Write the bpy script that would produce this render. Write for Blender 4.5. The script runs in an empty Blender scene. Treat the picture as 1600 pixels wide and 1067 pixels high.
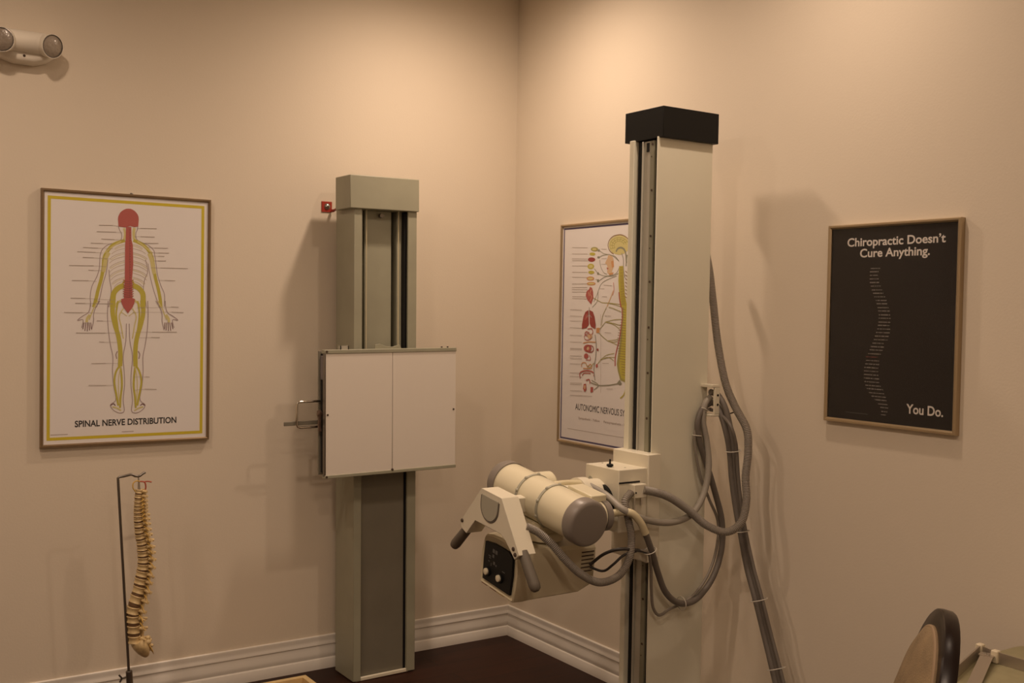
import bpy, bmesh, math, random
from mathutils import Vector, Matrix
from mathutils.geometry import tessellate_polygon

random.seed(7)
scene = bpy.context.scene
COL = scene.collection

# ------------------------------------------------------------------ camera
CAM_LOC = Vector((-2.7686, -4.1492, 1.5133))
YAW, PITCH, ROLL = 0.98340, -0.0296, 0.0176
FOCAL_PX = 1682.5
fwd = Vector((math.cos(PITCH) * math.cos(YAW), math.cos(PITCH) * math.sin(YAW), math.sin(PITCH)))
rgt = fwd.cross(Vector((0, 0, 1))).normalized()
upv = rgt.cross(fwd)
cr, sr = math.cos(ROLL), math.sin(ROLL)
R_, U_ = cr * rgt + sr * upv, -sr * rgt + cr * upv
cam = bpy.data.cameras.new('camera')
cam.sensor_fit = 'HORIZONTAL'
cam.sensor_width = 36.0
cam.lens = FOCAL_PX / 1600 * 36.0
cam.clip_start = 0.05
camo = bpy.data.objects.new('camera', cam)
m = Matrix((R_, U_, -fwd)).transposed().to_4x4()
m.translation = CAM_LOC
camo.matrix_world = m
COL.objects.link(camo)
scene.camera = camo

# ------------------------------------------------------------------ world, lamps, exposure
scene.view_settings.view_transform = 'Standard'
scene.view_settings.look = 'None'
scene.view_settings.exposure = 0.19
scene.view_settings.gamma = 1.0
scene.view_settings.use_curve_mapping = False
world = bpy.data.worlds.new('world')
scene.world = world
world.use_nodes = True
world.node_tree.nodes['Background'].inputs[0].default_value = (1.0, 0.78, 0.58, 1)
world.node_tree.nodes['Background'].inputs[1].default_value = 0.0
CEIL = 2.96
WARM = (1.0, 0.755, 0.565)


def ceiling_spot(x, y, energy, size=180, blend=1.0, radius=0.045):
    l = bpy.data.lights.new('downlight_or_fill', 'SPOT')
    l.energy = energy
    l.color = WARM
    l.spot_size = math.radians(size)
    l.spot_blend = blend
    l.shadow_soft_size = radius
    o = bpy.data.objects.new('downlight_or_fill', l)
    o.location = (x, y, CEIL - 0.015)
    COL.objects.link(o)


for lx, ly, le in ((-0.61, -0.70, 57), (-0.56, -1.97, 34), (-2.37, -0.95, 37), (-2.37, -2.10, 51),
                   (-0.75, -3.60, 8), (-2.37, -3.60, 52), (-2.37, -5.20, 105), (-3.9, -2.30, 36)):  # this row: unseen lamps added to fill the room with bounce light
    ceiling_spot(lx, ly, le)


# ------------------------------------------------------------------ materials
def mat(name, col, rough=0.5, metal=0.0, spec=0.5, noise=None, bump=None, coat=0.0):
    m = bpy.data.materials.new(name)
    m.use_nodes = True
    nt = m.node_tree
    b = nt.nodes['Principled BSDF']
    b.inputs['Base Color'].default_value = (*col, 1)
    b.inputs['Roughness'].default_value = rough
    b.inputs['Metallic'].default_value = metal
    b.inputs['Specular IOR Level'].default_value = spec
    b.inputs['Coat Weight'].default_value = coat
    b.inputs['Coat Roughness'].default_value = 0.06
    tc = nt.nodes.new('ShaderNodeTexCoord')
    if noise:
        scale, amt = noise
        n = nt.nodes.new('ShaderNodeTexNoise')
        n.inputs['Scale'].default_value = scale
        n.inputs['Detail'].default_value = 6
        nt.links.new(tc.outputs['Object'], n.inputs['Vector'])
        r = nt.nodes.new('ShaderNodeValToRGB')
        r.color_ramp.elements[0].position = 0.3
        r.color_ramp.elements[1].position = 0.7
        r.color_ramp.elements[0].color = (*[c * (1 - amt) for c in col], 1)
        r.color_ramp.elements[1].color = (*[min(1, c * (1 + amt)) for c in col], 1)
        nt.links.new(n.outputs['Fac'], r.inputs['Fac'])
        nt.links.new(r.outputs['Color'], b.inputs['Base Color'])
    if bump:
        scale, st = bump
        n2 = nt.nodes.new('ShaderNodeTexNoise')
        n2.inputs['Scale'].default_value = scale
        n2.inputs['Detail'].default_value = 4
        nt.links.new(tc.outputs['Object'], n2.inputs['Vector'])
        bp = nt.nodes.new('ShaderNodeBump')
        bp.inputs['Strength'].default_value = st
        bp.inputs['Distance'].default_value = 0.01
        nt.links.new(n2.outputs['Fac'], bp.inputs['Height'])
        nt.links.new(bp.outputs['Normal'], b.inputs['Normal'])
    return m


def floor_material():
    m = bpy.data.materials.new('dark_wood_planks')
    m.use_nodes = True
    nt = m.node_tree
    b = nt.nodes['Principled BSDF']
    tc = nt.nodes.new('ShaderNodeTexCoord')
    mp = nt.nodes.new('ShaderNodeMapping')
    nt.links.new(tc.outputs['Object'], mp.inputs['Vector'])
    br = nt.nodes.new('ShaderNodeTexBrick')
    br.inputs['Scale'].default_value = 1.0
    br.inputs['Brick Width'].default_value = 1.2
    br.inputs['Row Height'].default_value = 0.12
    br.inputs['Mortar Size'].default_value = 0.002
    br.inputs['Color1'].default_value = (0.036, 0.0125, 0.007, 1)
    br.inputs['Color2'].default_value = (0.026, 0.0092, 0.0055, 1)
    br.inputs['Mortar'].default_value = (0.012, 0.006, 0.004, 1)
    nt.links.new(mp.outputs['Vector'], br.inputs['Vector'])
    mp2 = nt.nodes.new('ShaderNodeMapping')
    mp2.inputs['Scale'].default_value = (1.5, 14, 1)
    nt.links.new(tc.outputs['Object'], mp2.inputs['Vector'])
    n = nt.nodes.new('ShaderNodeTexNoise')
    n.inputs['Scale'].default_value = 3
    n.inputs['Detail'].default_value = 8
    nt.links.new(mp2.outputs['Vector'], n.inputs['Vector'])
    mx = nt.nodes.new('ShaderNodeMixRGB')
    mx.blend_type = 'MULTIPLY'
    mx.inputs['Fac'].default_value = 0.7
    rp = nt.nodes.new('ShaderNodeValToRGB')
    rp.color_ramp.elements[0].color = (0.45, 0.4, 0.4, 1)
    rp.color_ramp.elements[1].color = (1.5, 1.3, 1.2, 1)
    nt.links.new(n.outputs['Fac'], rp.inputs['Fac'])
    nt.links.new(br.outputs['Color'], mx.inputs['Color1'])
    nt.links.new(rp.outputs['Color'], mx.inputs['Color2'])
    nt.links.new(mx.outputs['Color'], b.inputs['Base Color'])
    b.inputs['Roughness'].default_value = 0.5
    b.inputs['Specular IOR Level'].default_value = 0.2
    return m


def glass_material():
    m = bpy.data.materials.new('clear_acrylic')
    m.use_nodes = True
    nt = m.node_tree
    nt.nodes.clear()
    out = nt.nodes.new('ShaderNodeOutputMaterial')
    mix = nt.nodes.new('ShaderNodeMixShader')
    tr = nt.nodes.new('ShaderNodeBsdfTransparent')
    gl = nt.nodes.new('ShaderNodeBsdfGlossy')
    gl.inputs['Roughness'].default_value = 0.03
    lw = nt.nodes.new('ShaderNodeLayerWeight')
    lw.inputs['Blend'].default_value = 0.5
    pw = nt.nodes.new('ShaderNodeMath')
    pw.operation = 'POWER'
    pw.inputs[1].default_value = 5.0
    ma = nt.nodes.new('ShaderNodeMath')
    ma.operation = 'MULTIPLY_ADD'
    ma.inputs[1].default_value = 0.95
    ma.inputs[2].default_value = 0.022
    nt.links.new(lw.outputs['Facing'], pw.inputs[0])
    nt.links.new(pw.outputs[0], ma.inputs[0])
    nt.links.new(ma.outputs[0], mix.inputs[0])
    nt.links.new(tr.outputs[0], mix.inputs[1])
    nt.links.new(gl.outputs[0], mix.inputs[2])
    nt.links.new(mix.outputs[0], out.inputs[0])
    return m


M = {}
M['wall'] = mat('cream_wall_paint', (0.72, 0.635, 0.52), 0.75, spec=0.25, bump=(140, 0.04))
M['ceiling'] = mat('ceiling_paint', (0.86, 0.84, 0.80), 0.9, spec=0.2)
M['trim'] = mat('white_trim_paint', (0.80, 0.76, 0.70), 0.4)
M['floor'] = floor_material()
M['frame'] = mat('bronze_anodised_frame', (0.34, 0.25, 0.16), 0.34, metal=0.9)
M['frame_pale'] = mat('champagne_frame', (0.50, 0.40, 0.27), 0.32, metal=0.9)
M['paper'] = mat('chart_paper', (0.78, 0.74, 0.72), 0.55, bump=(6, 0.06))
M['black_paper'] = mat('black_poster_paper', (0.012, 0.0095, 0.009), 0.6, spec=0.2)
M['glass'] = glass_material()
M['grey_green'] = mat('grey_green_enamel', (0.325, 0.315, 0.235), 0.45, noise=(9, 0.05))
M['grey_green_dark'] = mat('dark_grey_enamel', (0.185, 0.168, 0.128), 0.5, noise=(7, 0.06))
M['white_panel'] = mat('white_laminate', (0.76, 0.70, 0.63), 0.35)
M['seam'] = mat('brown_gap', (0.07, 0.045, 0.03), 0.7)
M['black'] = mat('black_plastic', (0.008, 0.008, 0.0075), 0.5, spec=0.2)
M['gap_shade'] = mat('black_recess_shade', (0.010, 0.009, 0.009), 0.8)  # near-black colour stands in for shade inside slots and gaps
M['cream'] = mat('cream_enamel', (0.74, 0.69, 0.555), 0.38)
M['white_cream'] = mat('off_white_enamel', (0.765, 0.735, 0.60), 0.42, noise=(4, 0.025))
M['tube_cream'] = mat('cream_tube_enamel', (0.74, 0.68, 0.50), 0.33)
M['coll_cream'] = mat('aged_cream_plastic', (0.60, 0.53, 0.37), 0.42)
M['cap_grey'] = mat('grey_cap_plastic', (0.235, 0.205, 0.18), 0.36)
M['hose_grey'] = mat('grey_corrugated_hose', (0.26, 0.23, 0.195), 0.5)
M['hose_light'] = mat('light_grey_cable', (0.34, 0.31, 0.265), 0.45)
M['hose_dark'] = mat('dark_grey_cable', (0.15, 0.13, 0.112), 0.48)
M['cable_black'] = mat('black_cable', (0.045, 0.04, 0.037), 0.5)
M['sleeve'] = mat('cream_sleeve', (0.66, 0.58, 0.38), 0.45)
M['tie'] = mat('white_zip_tie', (0.62, 0.58, 0.50), 0.45)
M['rail'] = mat('aluminium_rail', (0.50, 0.48, 0.41), 0.42, metal=0.2)
M['rail_strip'] = mat('greenish_rail_strip', (0.26, 0.25, 0.18), 0.5)
M['steel'] = mat('brushed_steel', (0.55, 0.53, 0.50), 0.28, metal=1.0)
M['dark_steel'] = mat('dark_steel', (0.20, 0.18, 0.16), 0.35, metal=0.9)
M['chrome'] = mat('chrome', (0.70, 0.66, 0.60), 0.15, metal=1.0)
M['rust'] = mat('rusty_lever', (0.17, 0.11, 0.08), 0.5, metal=0.4, noise=(60, 0.3))
M['red_paint'] = mat('red_bracket_paint', (0.36, 0.035, 0.02), 0.45)
M['grip'] = mat('grey_rubber_grip', (0.135, 0.115, 0.09), 0.55)
M['dial'] = mat('grey_dial', (0.40, 0.385, 0.31), 0.45)
M['knob_cream'] = mat('cream_knob', (0.70, 0.64, 0.48), 0.4)
M['warn'] = mat('brown_label', (0.22, 0.08, 0.045), 0.5)
M['warn_yellow'] = mat('yellow_label', (0.58, 0.42, 0.12), 0.5)
M['faint'] = mat('faint_grey_marks', (0.09, 0.09, 0.085), 0.5)
M['cassette'] = mat('grey_lilac_cassette', (0.16, 0.14, 0.15), 0.5)
M['clear'] = mat('cloudy_plastic', (0.44, 0.41, 0.34), 0.25)
M['bone'] = mat('plastic_bone', (0.66, 0.50, 0.26), 0.45, noise=(60, 0.14))
M['disc'] = mat('brown_disc', (0.16, 0.085, 0.038), 0.5)
M['nerve'] = mat('yellow_nerve', (0.62, 0.40, 0.10), 0.45)
M['artery'] = mat('red_artery', (0.42, 0.08, 0.04), 0.45)
M['lens'] = mat('lamp_lens', (0.30, 0.25, 0.20), 0.22, bump=(90, 0.4), coat=0.6)
M['lamp_body'] = mat('white_lamp_housing', (0.78, 0.72, 0.62), 0.4)
M['dark_wood'] = mat('dark_stained_wood', (0.012, 0.006, 0.0045), 0.28, spec=0.45)
M['fabric'] = mat('beige_upholstery', (0.235, 0.165, 0.09), 0.9, noise=(24, 0.18), bump=(300, 0.25))
M['piping'] = mat('beige_piping', (0.29, 0.20, 0.12), 0.8)
M['vinyl'] = mat('olive_beige_vinyl', (0.30, 0.265, 0.15), 0.5, noise=(30, 0.06))
M['alu'] = mat('dull_aluminium', (0.50, 0.44, 0.37), 0.4, metal=0.8)
M['post'] = mat('cream_plastic_corner', (0.68, 0.60, 0.44), 0.45)
M['pale_wood'] = mat('pale_wood', (0.62, 0.46, 0.22), 0.5, noise=(18, 0.1))
M['card'] = mat('brown_card', (0.30, 0.16, 0.08), 0.8)
INK = {
    'outline': (0.36, 0.28, 0.28), 'yellow': (0.50, 0.44, 0.07), 'pale_yellow': (0.62, 0.55, 0.24),
    'red': (0.44, 0.11, 0.095), 'dark': (0.16, 0.06, 0.06), 'rib': (0.52, 0.43, 0.33), 'label': (0.40, 0.33, 0.29),
    'brown': (0.27, 0.17, 0.07), 'olive': (0.36, 0.32, 0.10), 'green_grey': (0.27, 0.26, 0.19), 'grey': (0.38, 0.35, 0.31),
    'skin': (0.66, 0.46, 0.28), 'orange': (0.60, 0.30, 0.13), 'brick': (0.32, 0.06, 0.05), 'pink': (0.66, 0.35, 0.30),
    'border_yellow': (0.60, 0.48, 0.03), 'border_blue': (0.10, 0.085, 0.17), 'black': (0.03, 0.028, 0.028),
    'white': (0.72, 0.67, 0.62), 'off_white': (0.34, 0.30, 0.27), 'dim_red': (0.20, 0.04, 0.03), 'dim': (0.10, 0.09, 0.085)}
for k, c in INK.items():
    M['ink_' + k] = mat('ink_' + k, c, 0.55)


# ------------------------------------------------------------------ mesh helpers
def axes(d):
    d = Vector(d).normalized()
    a = Vector((0, 0, 1)) if abs(d.z) < 0.9 else Vector((1, 0, 0))
    u = d.cross(a).normalized()
    return u, d.cross(u).normalized(), d


def smooth_path(pts, n=8):
    P = [Vector(p) for p in pts]
    if len(P) < 3:
        return P
    out = []
    Q = [2 * P[0] - P[1]] + P + [2 * P[-1] - P[-2]]
    for i in range(1, len(Q) - 2):
        p0, p1, p2, p3 = Q[i - 1:i + 3]
        t0, t1 = 0.0, (p1 - p0).length ** 0.5
        t2 = t1 + (p2 - p1).length ** 0.5
        t3 = t2 + (p3 - p2).length ** 0.5
        for k in range(n):
            t = t1 + (t2 - t1) * k / n
            a1 = p0 * ((t1 - t) / (t1 - t0)) + p1 * ((t - t0) / (t1 - t0))
            a2 = p1 * ((t2 - t) / (t2 - t1)) + p2 * ((t - t1) / (t2 - t1))
            a3 = p2 * ((t3 - t) / (t3 - t2)) + p3 * ((t - t2) / (t3 - t2))
            b1 = a1 * ((t2 - t) / (t2 - t0)) + a2 * ((t - t0) / (t2 - t0))
            b2 = a2 * ((t3 - t) / (t3 - t1)) + a3 * ((t - t1) / (t3 - t1))
            out.append(b1 * ((t2 - t) / (t2 - t1)) + b2 * ((t - t1) / (t2 - t1)))
    out.append(P[-1])
    return out


def resample(P, step):
    out = [P[0]]
    acc = 0.0
    for a, b in zip(P, P[1:]):
        L = (b - a).length
        while acc + L >= step and L > 1e-9:
            f = (step - acc) / L
            a = a + (b - a) * f
            out.append(a)
            L = (b - a).length
            acc = 0.0
        acc += L
    return out


class MB:
    """collects shapes into one mesh; T maps the builder's local frame to the world"""

    def __init__(self, T=None):
        self.bm = bmesh.new()
        self.T = T
        self.mi = 0

    def v(self, p):
        p = Vector(p)
        return self.bm.verts.new(self.T(p) if self.T else p)

    def f(self, vs):
        try:
            fc = self.bm.faces.new(vs)
            fc.material_index = self.mi
            return fc
        except ValueError:
            return None

    def box(self, a, b):
        x0, y0, z0 = [min(p, q) for p, q in zip(a, b)]
        x1, y1, z1 = [max(p, q) for p, q in zip(a, b)]
        c = [self.v(p) for p in ((x0, y0, z0), (x1, y0, z0), (x1, y1, z0), (x0, y1, z0),
                                 (x0, y0, z1), (x1, y0, z1), (x1, y1, z1), (x0, y1, z1))]
        for q in ((3, 2, 1, 0), (4, 5, 6, 7), (0, 1, 5, 4), (1, 2, 6, 5), (2, 3, 7, 6), (3, 0, 4, 7)):
            self.f([c[i] for i in q])
        return self

    def bar(self, p, q, w, h, upd=(0, 0, 1)):
        """rectangular bar from p to q, width w across, height h along upd"""
        p, q = Vector(p), Vector(q)
        d = (q - p).normalized()
        s = d.cross(Vector(upd)).normalized()
        u = s.cross(d)
        A = [[self.v(e + s * (i * w / 2) + u * (j * h / 2)) for i, j in ((-1, -1), (1, -1), (1, 1), (-1, 1))] for e in (p, q)]
        for k in range(4):
            self.f([A[0][k], A[0][(k + 1) % 4], A[1][(k + 1) % 4], A[1][k]])
        self.f(A[0][::-1])
        self.f(A[1])
        return self

    def loft(self, rings, caps=True, closed=True):
        V = [[self.v(p) for p in r] for r in rings]
        n = len(V[0])
        for a, b in zip(V, V[1:]):
            for i in range(n if closed else n - 1):
                j = (i + 1) % n
                self.f([a[i], a[j], b[j], b[i]])
        if caps:
            self.f(V[0][::-1])
            self.f(V[-1])
        return self

    def prism(self, pts, lift, d0, d1):
        """pts: 2D outline; lift(u, v, d) -> 3D point; extruded from d0 to d1"""
        return self.loft([[lift(u, v, d) for u, v in pts] for d in (d0, d1)])

    def tube(self, pts, r, seg=12, caps=True):
        P = [Vector(p) for p in pts]
        rad = r if isinstance(r, (list, tuple)) else [r] * len(P)
        rings = []
        u = None
        for i, p in enumerate(P):
            d = (P[min(i + 1, len(P) - 1)] - P[max(i - 1, 0)]).normalized()
            if u is None:
                u = axes(d)[0]
            u = (u - d * u.dot(d)).normalized()
            w = d.cross(u)
            rings.append([p + (u * math.cos(t) + w * math.sin(t)) * rad[i] for t in [2 * math.pi * k / seg for k in range(seg)]])
        return self.loft(rings, caps)

    def cyl(self, p, q, r, r2=None, seg=24):
        return self.tube([p, q], [r, r if r2 is None else r2], seg)

    def lathe(self, o, d, prof, seg=32, sx=1.0, sy=1.0, u=None):
        """prof: (distance along d, radius)"""
        o = Vector(o)
        uu, ww, dd = axes(d)
        if u is not None:
            dd = Vector(d).normalized()
            uu = Vector(u).normalized()
            ww = dd.cross(uu)
        return self.loft([[o + dd * t + uu * (r * sx * math.cos(a)) + ww * (r * sy * math.sin(a)) for a in [2 * math.pi * k / seg for k in range(seg)]]
                          for t, r in prof])

    def hose(self, pts, r, pitch=0.0052, depth=0.0019, seg=12, corrugated=True):
        P = smooth_path(pts, 10)
        if corrugated:
            P = resample(P, pitch / 2)
            return self.tube(P, [r - (depth if i % 2 else 0) for i in range(len(P))], seg)
        return self.tube(resample(P, 0.008), r, seg)

    def ring(self, c, d, R, r, seg=24, s2=8, sy=1.0):
        u, w, d = axes(d)
        c = Vector(c)
        rings = []
        for k in range(seg + 1):
            a = 2 * math.pi * k / seg
            e = u * math.cos(a) + w * (math.sin(a) * sy)
            rings.append([c + e * R + (e * math.cos(b) + d * math.sin(b)) * r for b in [2 * math.pi * j / s2 for j in range(s2)]])
        return self.loft(rings, caps=False)

    def sphere(self, c, r, sc=(1, 1, 1), seg=16, rg=10):
        c = Vector(c)
        rings = []
        for i in range(1, rg):
            t = math.pi * i / rg
            rings.append([c + Vector((r * sc[0] * math.sin(t) * math.cos(a), r * sc[1] * math.sin(t) * math.sin(a), r * sc[2] * math.cos(t)))
                          for a in [2 * math.pi * k / seg for k in range(seg)]])
        return self.loft(rings)

    def poly(self, pts, lift):
        """flat filled outline"""
        V3 = [Vector((a, b, 0)) for a, b in pts]
        vs = [self.v(lift(a, b)) for a, b in pts]
        for t in tessellate_polygon([V3]):
            self.f([vs[i] for i in t])
        return self

    def ribbon(self, pts, w, lift):
        P = [Vector(p) for p in pts]
        L, Rr = [], []
        for i, p in enumerate(P):
            d = P[min(i + 1, len(P) - 1)] - P[max(i - 1, 0)]
            if d.length < 1e-9:
                d = Vector((1, 0))
            n = Vector((-d.y, d.x)).normalized() * (w / 2)
            L.append(self.v(lift(*(p + n))))
            Rr.append(self.v(lift(*(p - n))))
        for i in range(len(P) - 1):
            self.f([L[i], Rr[i], Rr[i + 1], L[i + 1]])
        return self

    def build(self, name, material, parent=None, bevel=0.0, smooth=True, bseg=2):
        bm = self.bm
        bmesh.ops.recalc_face_normals(bm, faces=bm.faces[:])
        me = bpy.data.meshes.new(name)
        co = [v.co for v in bm.verts]
        lo = Vector([min(c[i] for c in co) for i in range(3)])
        hi = Vector([max(c[i] for c in co) for i in range(3)])
        c = (lo + hi) / 2
        for v in bm.verts:
            v.co -= c
        bm.to_mesh(me)
        bm.free()
        for mm in (material if isinstance(material, list) else [material]):
            me.materials.append(mm)
        o = bpy.data.objects.new(name, me)
        if smooth:
            me.polygons.foreach_set('use_smooth', [True] * len(me.polygons))
            me.set_sharp_from_angle(angle=math.radians(38))
        if bevel:
            bv = o.modifiers.new('bevel', 'BEVEL')
            bv.width = bevel
            bv.segments = bseg
            bv.limit_method = 'ANGLE'
            bv.angle_limit = math.radians(38)
        COL.objects.link(o)
        o['w'] = list(c)
        if parent is not None:
            o.parent = parent
            o.location = c - Vector(parent['w'])
        else:
            o.location = c
        return o


def build_each(b, name, material, parent=None, bevel=0.0, smooth=True):
    """every separate piece collected in b becomes an object of its own"""
    bm = b.bm
    bm.verts.index_update()
    seen, first = set(), None
    for v0 in bm.verts:
        if v0 in seen:
            continue
        isl, todo = [], [v0]
        seen.add(v0)
        while todo:
            v = todo.pop()
            isl.append(v)
            for e in v.link_edges:
                w = e.other_vert(v)
                if w not in seen:
                    seen.add(w)
                    todo.append(w)
        nb = MB()
        mp = {v: nb.bm.verts.new(v.co) for v in isl}
        for f in {f for v in isl for f in v.link_faces}:
            nb.f([mp[v] for v in f.verts])
        o = nb.build(name, material, parent, bevel, smooth)
        first = first or o
    bm.free()
    return first


def tag(o, label, cat=None, group=None):
    o['label'] = label
    if cat:
        o['category'] = cat
    if group:
        o['group'] = group
    return o


def thing(name, label, cat, loc, group=None):
    o = bpy.data.objects.new(name, None)
    o.empty_display_size = 0.05
    o.location = loc
    o['w'] = list(loc)
    COL.objects.link(o)
    return tag(o, label, cat, group)


def struct(o):
    o['kind'] = 'structure'
    return o


_cap = {}


def text_mesh(body, offset=0.0):
    cu = bpy.data.curves.new('txt', 'FONT')
    cu.body = body
    cu.offset = offset
    cu.resolution_u = 4
    ob = bpy.data.objects.new('txt', cu)
    COL.objects.link(ob)
    dg = bpy.context.evaluated_depsgraph_get()
    me = bpy.data.meshes.new_from_object(ob.evaluated_get(dg))
    bpy.data.objects.remove(ob)
    vs = [(v.co.x, v.co.y) for v in me.vertices]
    fs = [tuple(p.vertices) for p in me.polygons]
    bpy.data.meshes.remove(me)
    return vs, fs


def lettering(mb, body, x0, x1, y0, cap, lift, offset=0.012, slope=0.0):
    """add text filling x0..x1 from baseline y0 with capital height cap"""
    if offset not in _cap:
        hv, _ = text_mesh('H', offset)
        _cap[offset] = (min(v[1] for v in hv), max(v[1] for v in hv))
    c0, c1 = _cap[offset]
    vs, fs = text_mesh(body, offset)
    a, b = min(v[0] for v in vs), max(v[0] for v in vs)
    sx, sy = (x1 - x0) / (b - a), cap / (c1 - c0)
    V = [mb.v(lift(x0 + (x - a) * sx, y0 + (y - c0) * sy)) for x, y in vs]
    for f in fs:
        mb.f([V[i] for i in f])

# ------------------------------------------------------------------ the room
RX, RY = -4.6, -6.2
struct(MB().box((RX, 0, 0), (0.1, 0.1, CEIL)).build('wall_left', M['wall'], smooth=False))
struct(MB().box((0, RY, 0), (0.1, 0, CEIL)).build('wall_right', M['wall'], smooth=False))
struct(MB().box((RX - 0.1, RY, 0), (RX, 0.1, CEIL)).build('wall_side', M['wall'], smooth=False))
struct(MB().box((RX - 0.1, RY - 0.1, 0), (0.1, RY, CEIL)).build('wall_back', M['wall'], smooth=False))
struct(MB().box((RX - 0.1, RY - 0.1, -0.1), (0.1, 0.1, 0)).build('floor', M['floor'], smooth=False))
struct(MB().box((RX - 0.1, RY - 0.1, CEIL), (0.1, 0.1, CEIL + 0.1)).build('ceiling', M['ceiling'], smooth=False))
# moulded baseboard: (distance from wall, height)
BASE = [(0.0, 0.0), (0.016, 0.0), (0.016, 0.040), (0.0135, 0.0435), (0.0105, 0.045), (0.0105, 0.048), (0.0125, 0.052), (0.0115, 0.066),
        (0.0085, 0.082), (0.0065, 0.094), (0.0065, 0.097), (0.0100, 0.100), (0.0105, 0.104), (0.0075, 0.110), (0.0065, 0.120),
        (0.0085, 0.129), (0.0080, 0.136), (0.0050, 0.1385), (0.0, 0.1385)]
b = MB()
b.loft([[(x if k else -d, -d, h) for d, h in BASE] for k, x in ((0, 0), (1, RX))])
struct(b.build('baseboard_left', M['trim']))
b = MB()
b.loft([[(-d, y if k else -d, h) for d, h in BASE] for k, y in ((0, 0), (1, RY))])
struct(b.build('baseboard_right', M['trim']))


# ------------------------------------------------------------------ framed posters
def lift_left(cu, cz):
    return lambda n: (lambda u, v: (cu + u, -n, cz + v))


def lift_right(cu, cz):
    return lambda n: (lambda u, v: (-n, -(cu + u), cz + v))


def picture_frame(root, lifter, hw, hh, material, width=0.011, depth=0.021):
    prof = [(0, 0), (0, depth - 0.003), (0.0025, depth), (width * 0.6, depth), (width, depth - 0.005), (width, 0)]
    b = MB()
    rings = []
    for inset, n in prof:
        L = lifter(n)
        rings.append([L(su * (hw - inset), sv * (hh - inset)) for su, sv in ((-1, -1), (1, -1), (1, 1), (-1, 1))])
    V = [[b.v(p) for p in r] for r in rings]
    for a, c in zip(V, V[1:] + V[:1]):
        for i in range(4):
            j = (i + 1) % 4
            b.f([a[i], a[j], c[j], c[i]])
    return b.build('frame', material, root, smooth=False)


def figure(name, root, art, lifter, n0):
    """printed drawing: filled outlines and inked lines, later ones laid over earlier ones"""
    inks = []
    b = MB()
    for i, (c, w, pts) in enumerate(art):
        if c not in inks:
            inks.append(c)
        b.mi = inks.index(c)
        L = lifter(n0 + i * 6e-6)
        P = [(u / 1000, v / 1000) for u, v in pts]
        if w == 0:
            b.poly(P, L)
        else:
            b.ribbon([(p.x, p.y) for p in smooth_path([(u, v, 0) for u, v in P], 4)] if len(P) > 2 else P, w / 1000, L)
    return b.build(name, [M['ink_' + c] for c in inks], root, smooth=False)


def border(root, lifter, n, u0, v0, u1, v1, w, ink):
    b = MB()
    L = lifter(n)
    O = [(u0, v0), (u1, v0), (u1, v1), (u0, v1)]
    I = [(u0 + w, v0 + w), (u1 - w, v0 + w), (u1 - w, v1 - w), (u0 + w, v1 - w)]
    vo = [b.v(L(*p)) for p in O]
    vi = [b.v(L(*p)) for p in I]
    for k in range(4):
        j = (k + 1) % 4
        b.f([vo[k], vo[j], vi[j], vi[k]])
    return b.build('border', M[ink], root, smooth=False)


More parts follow.
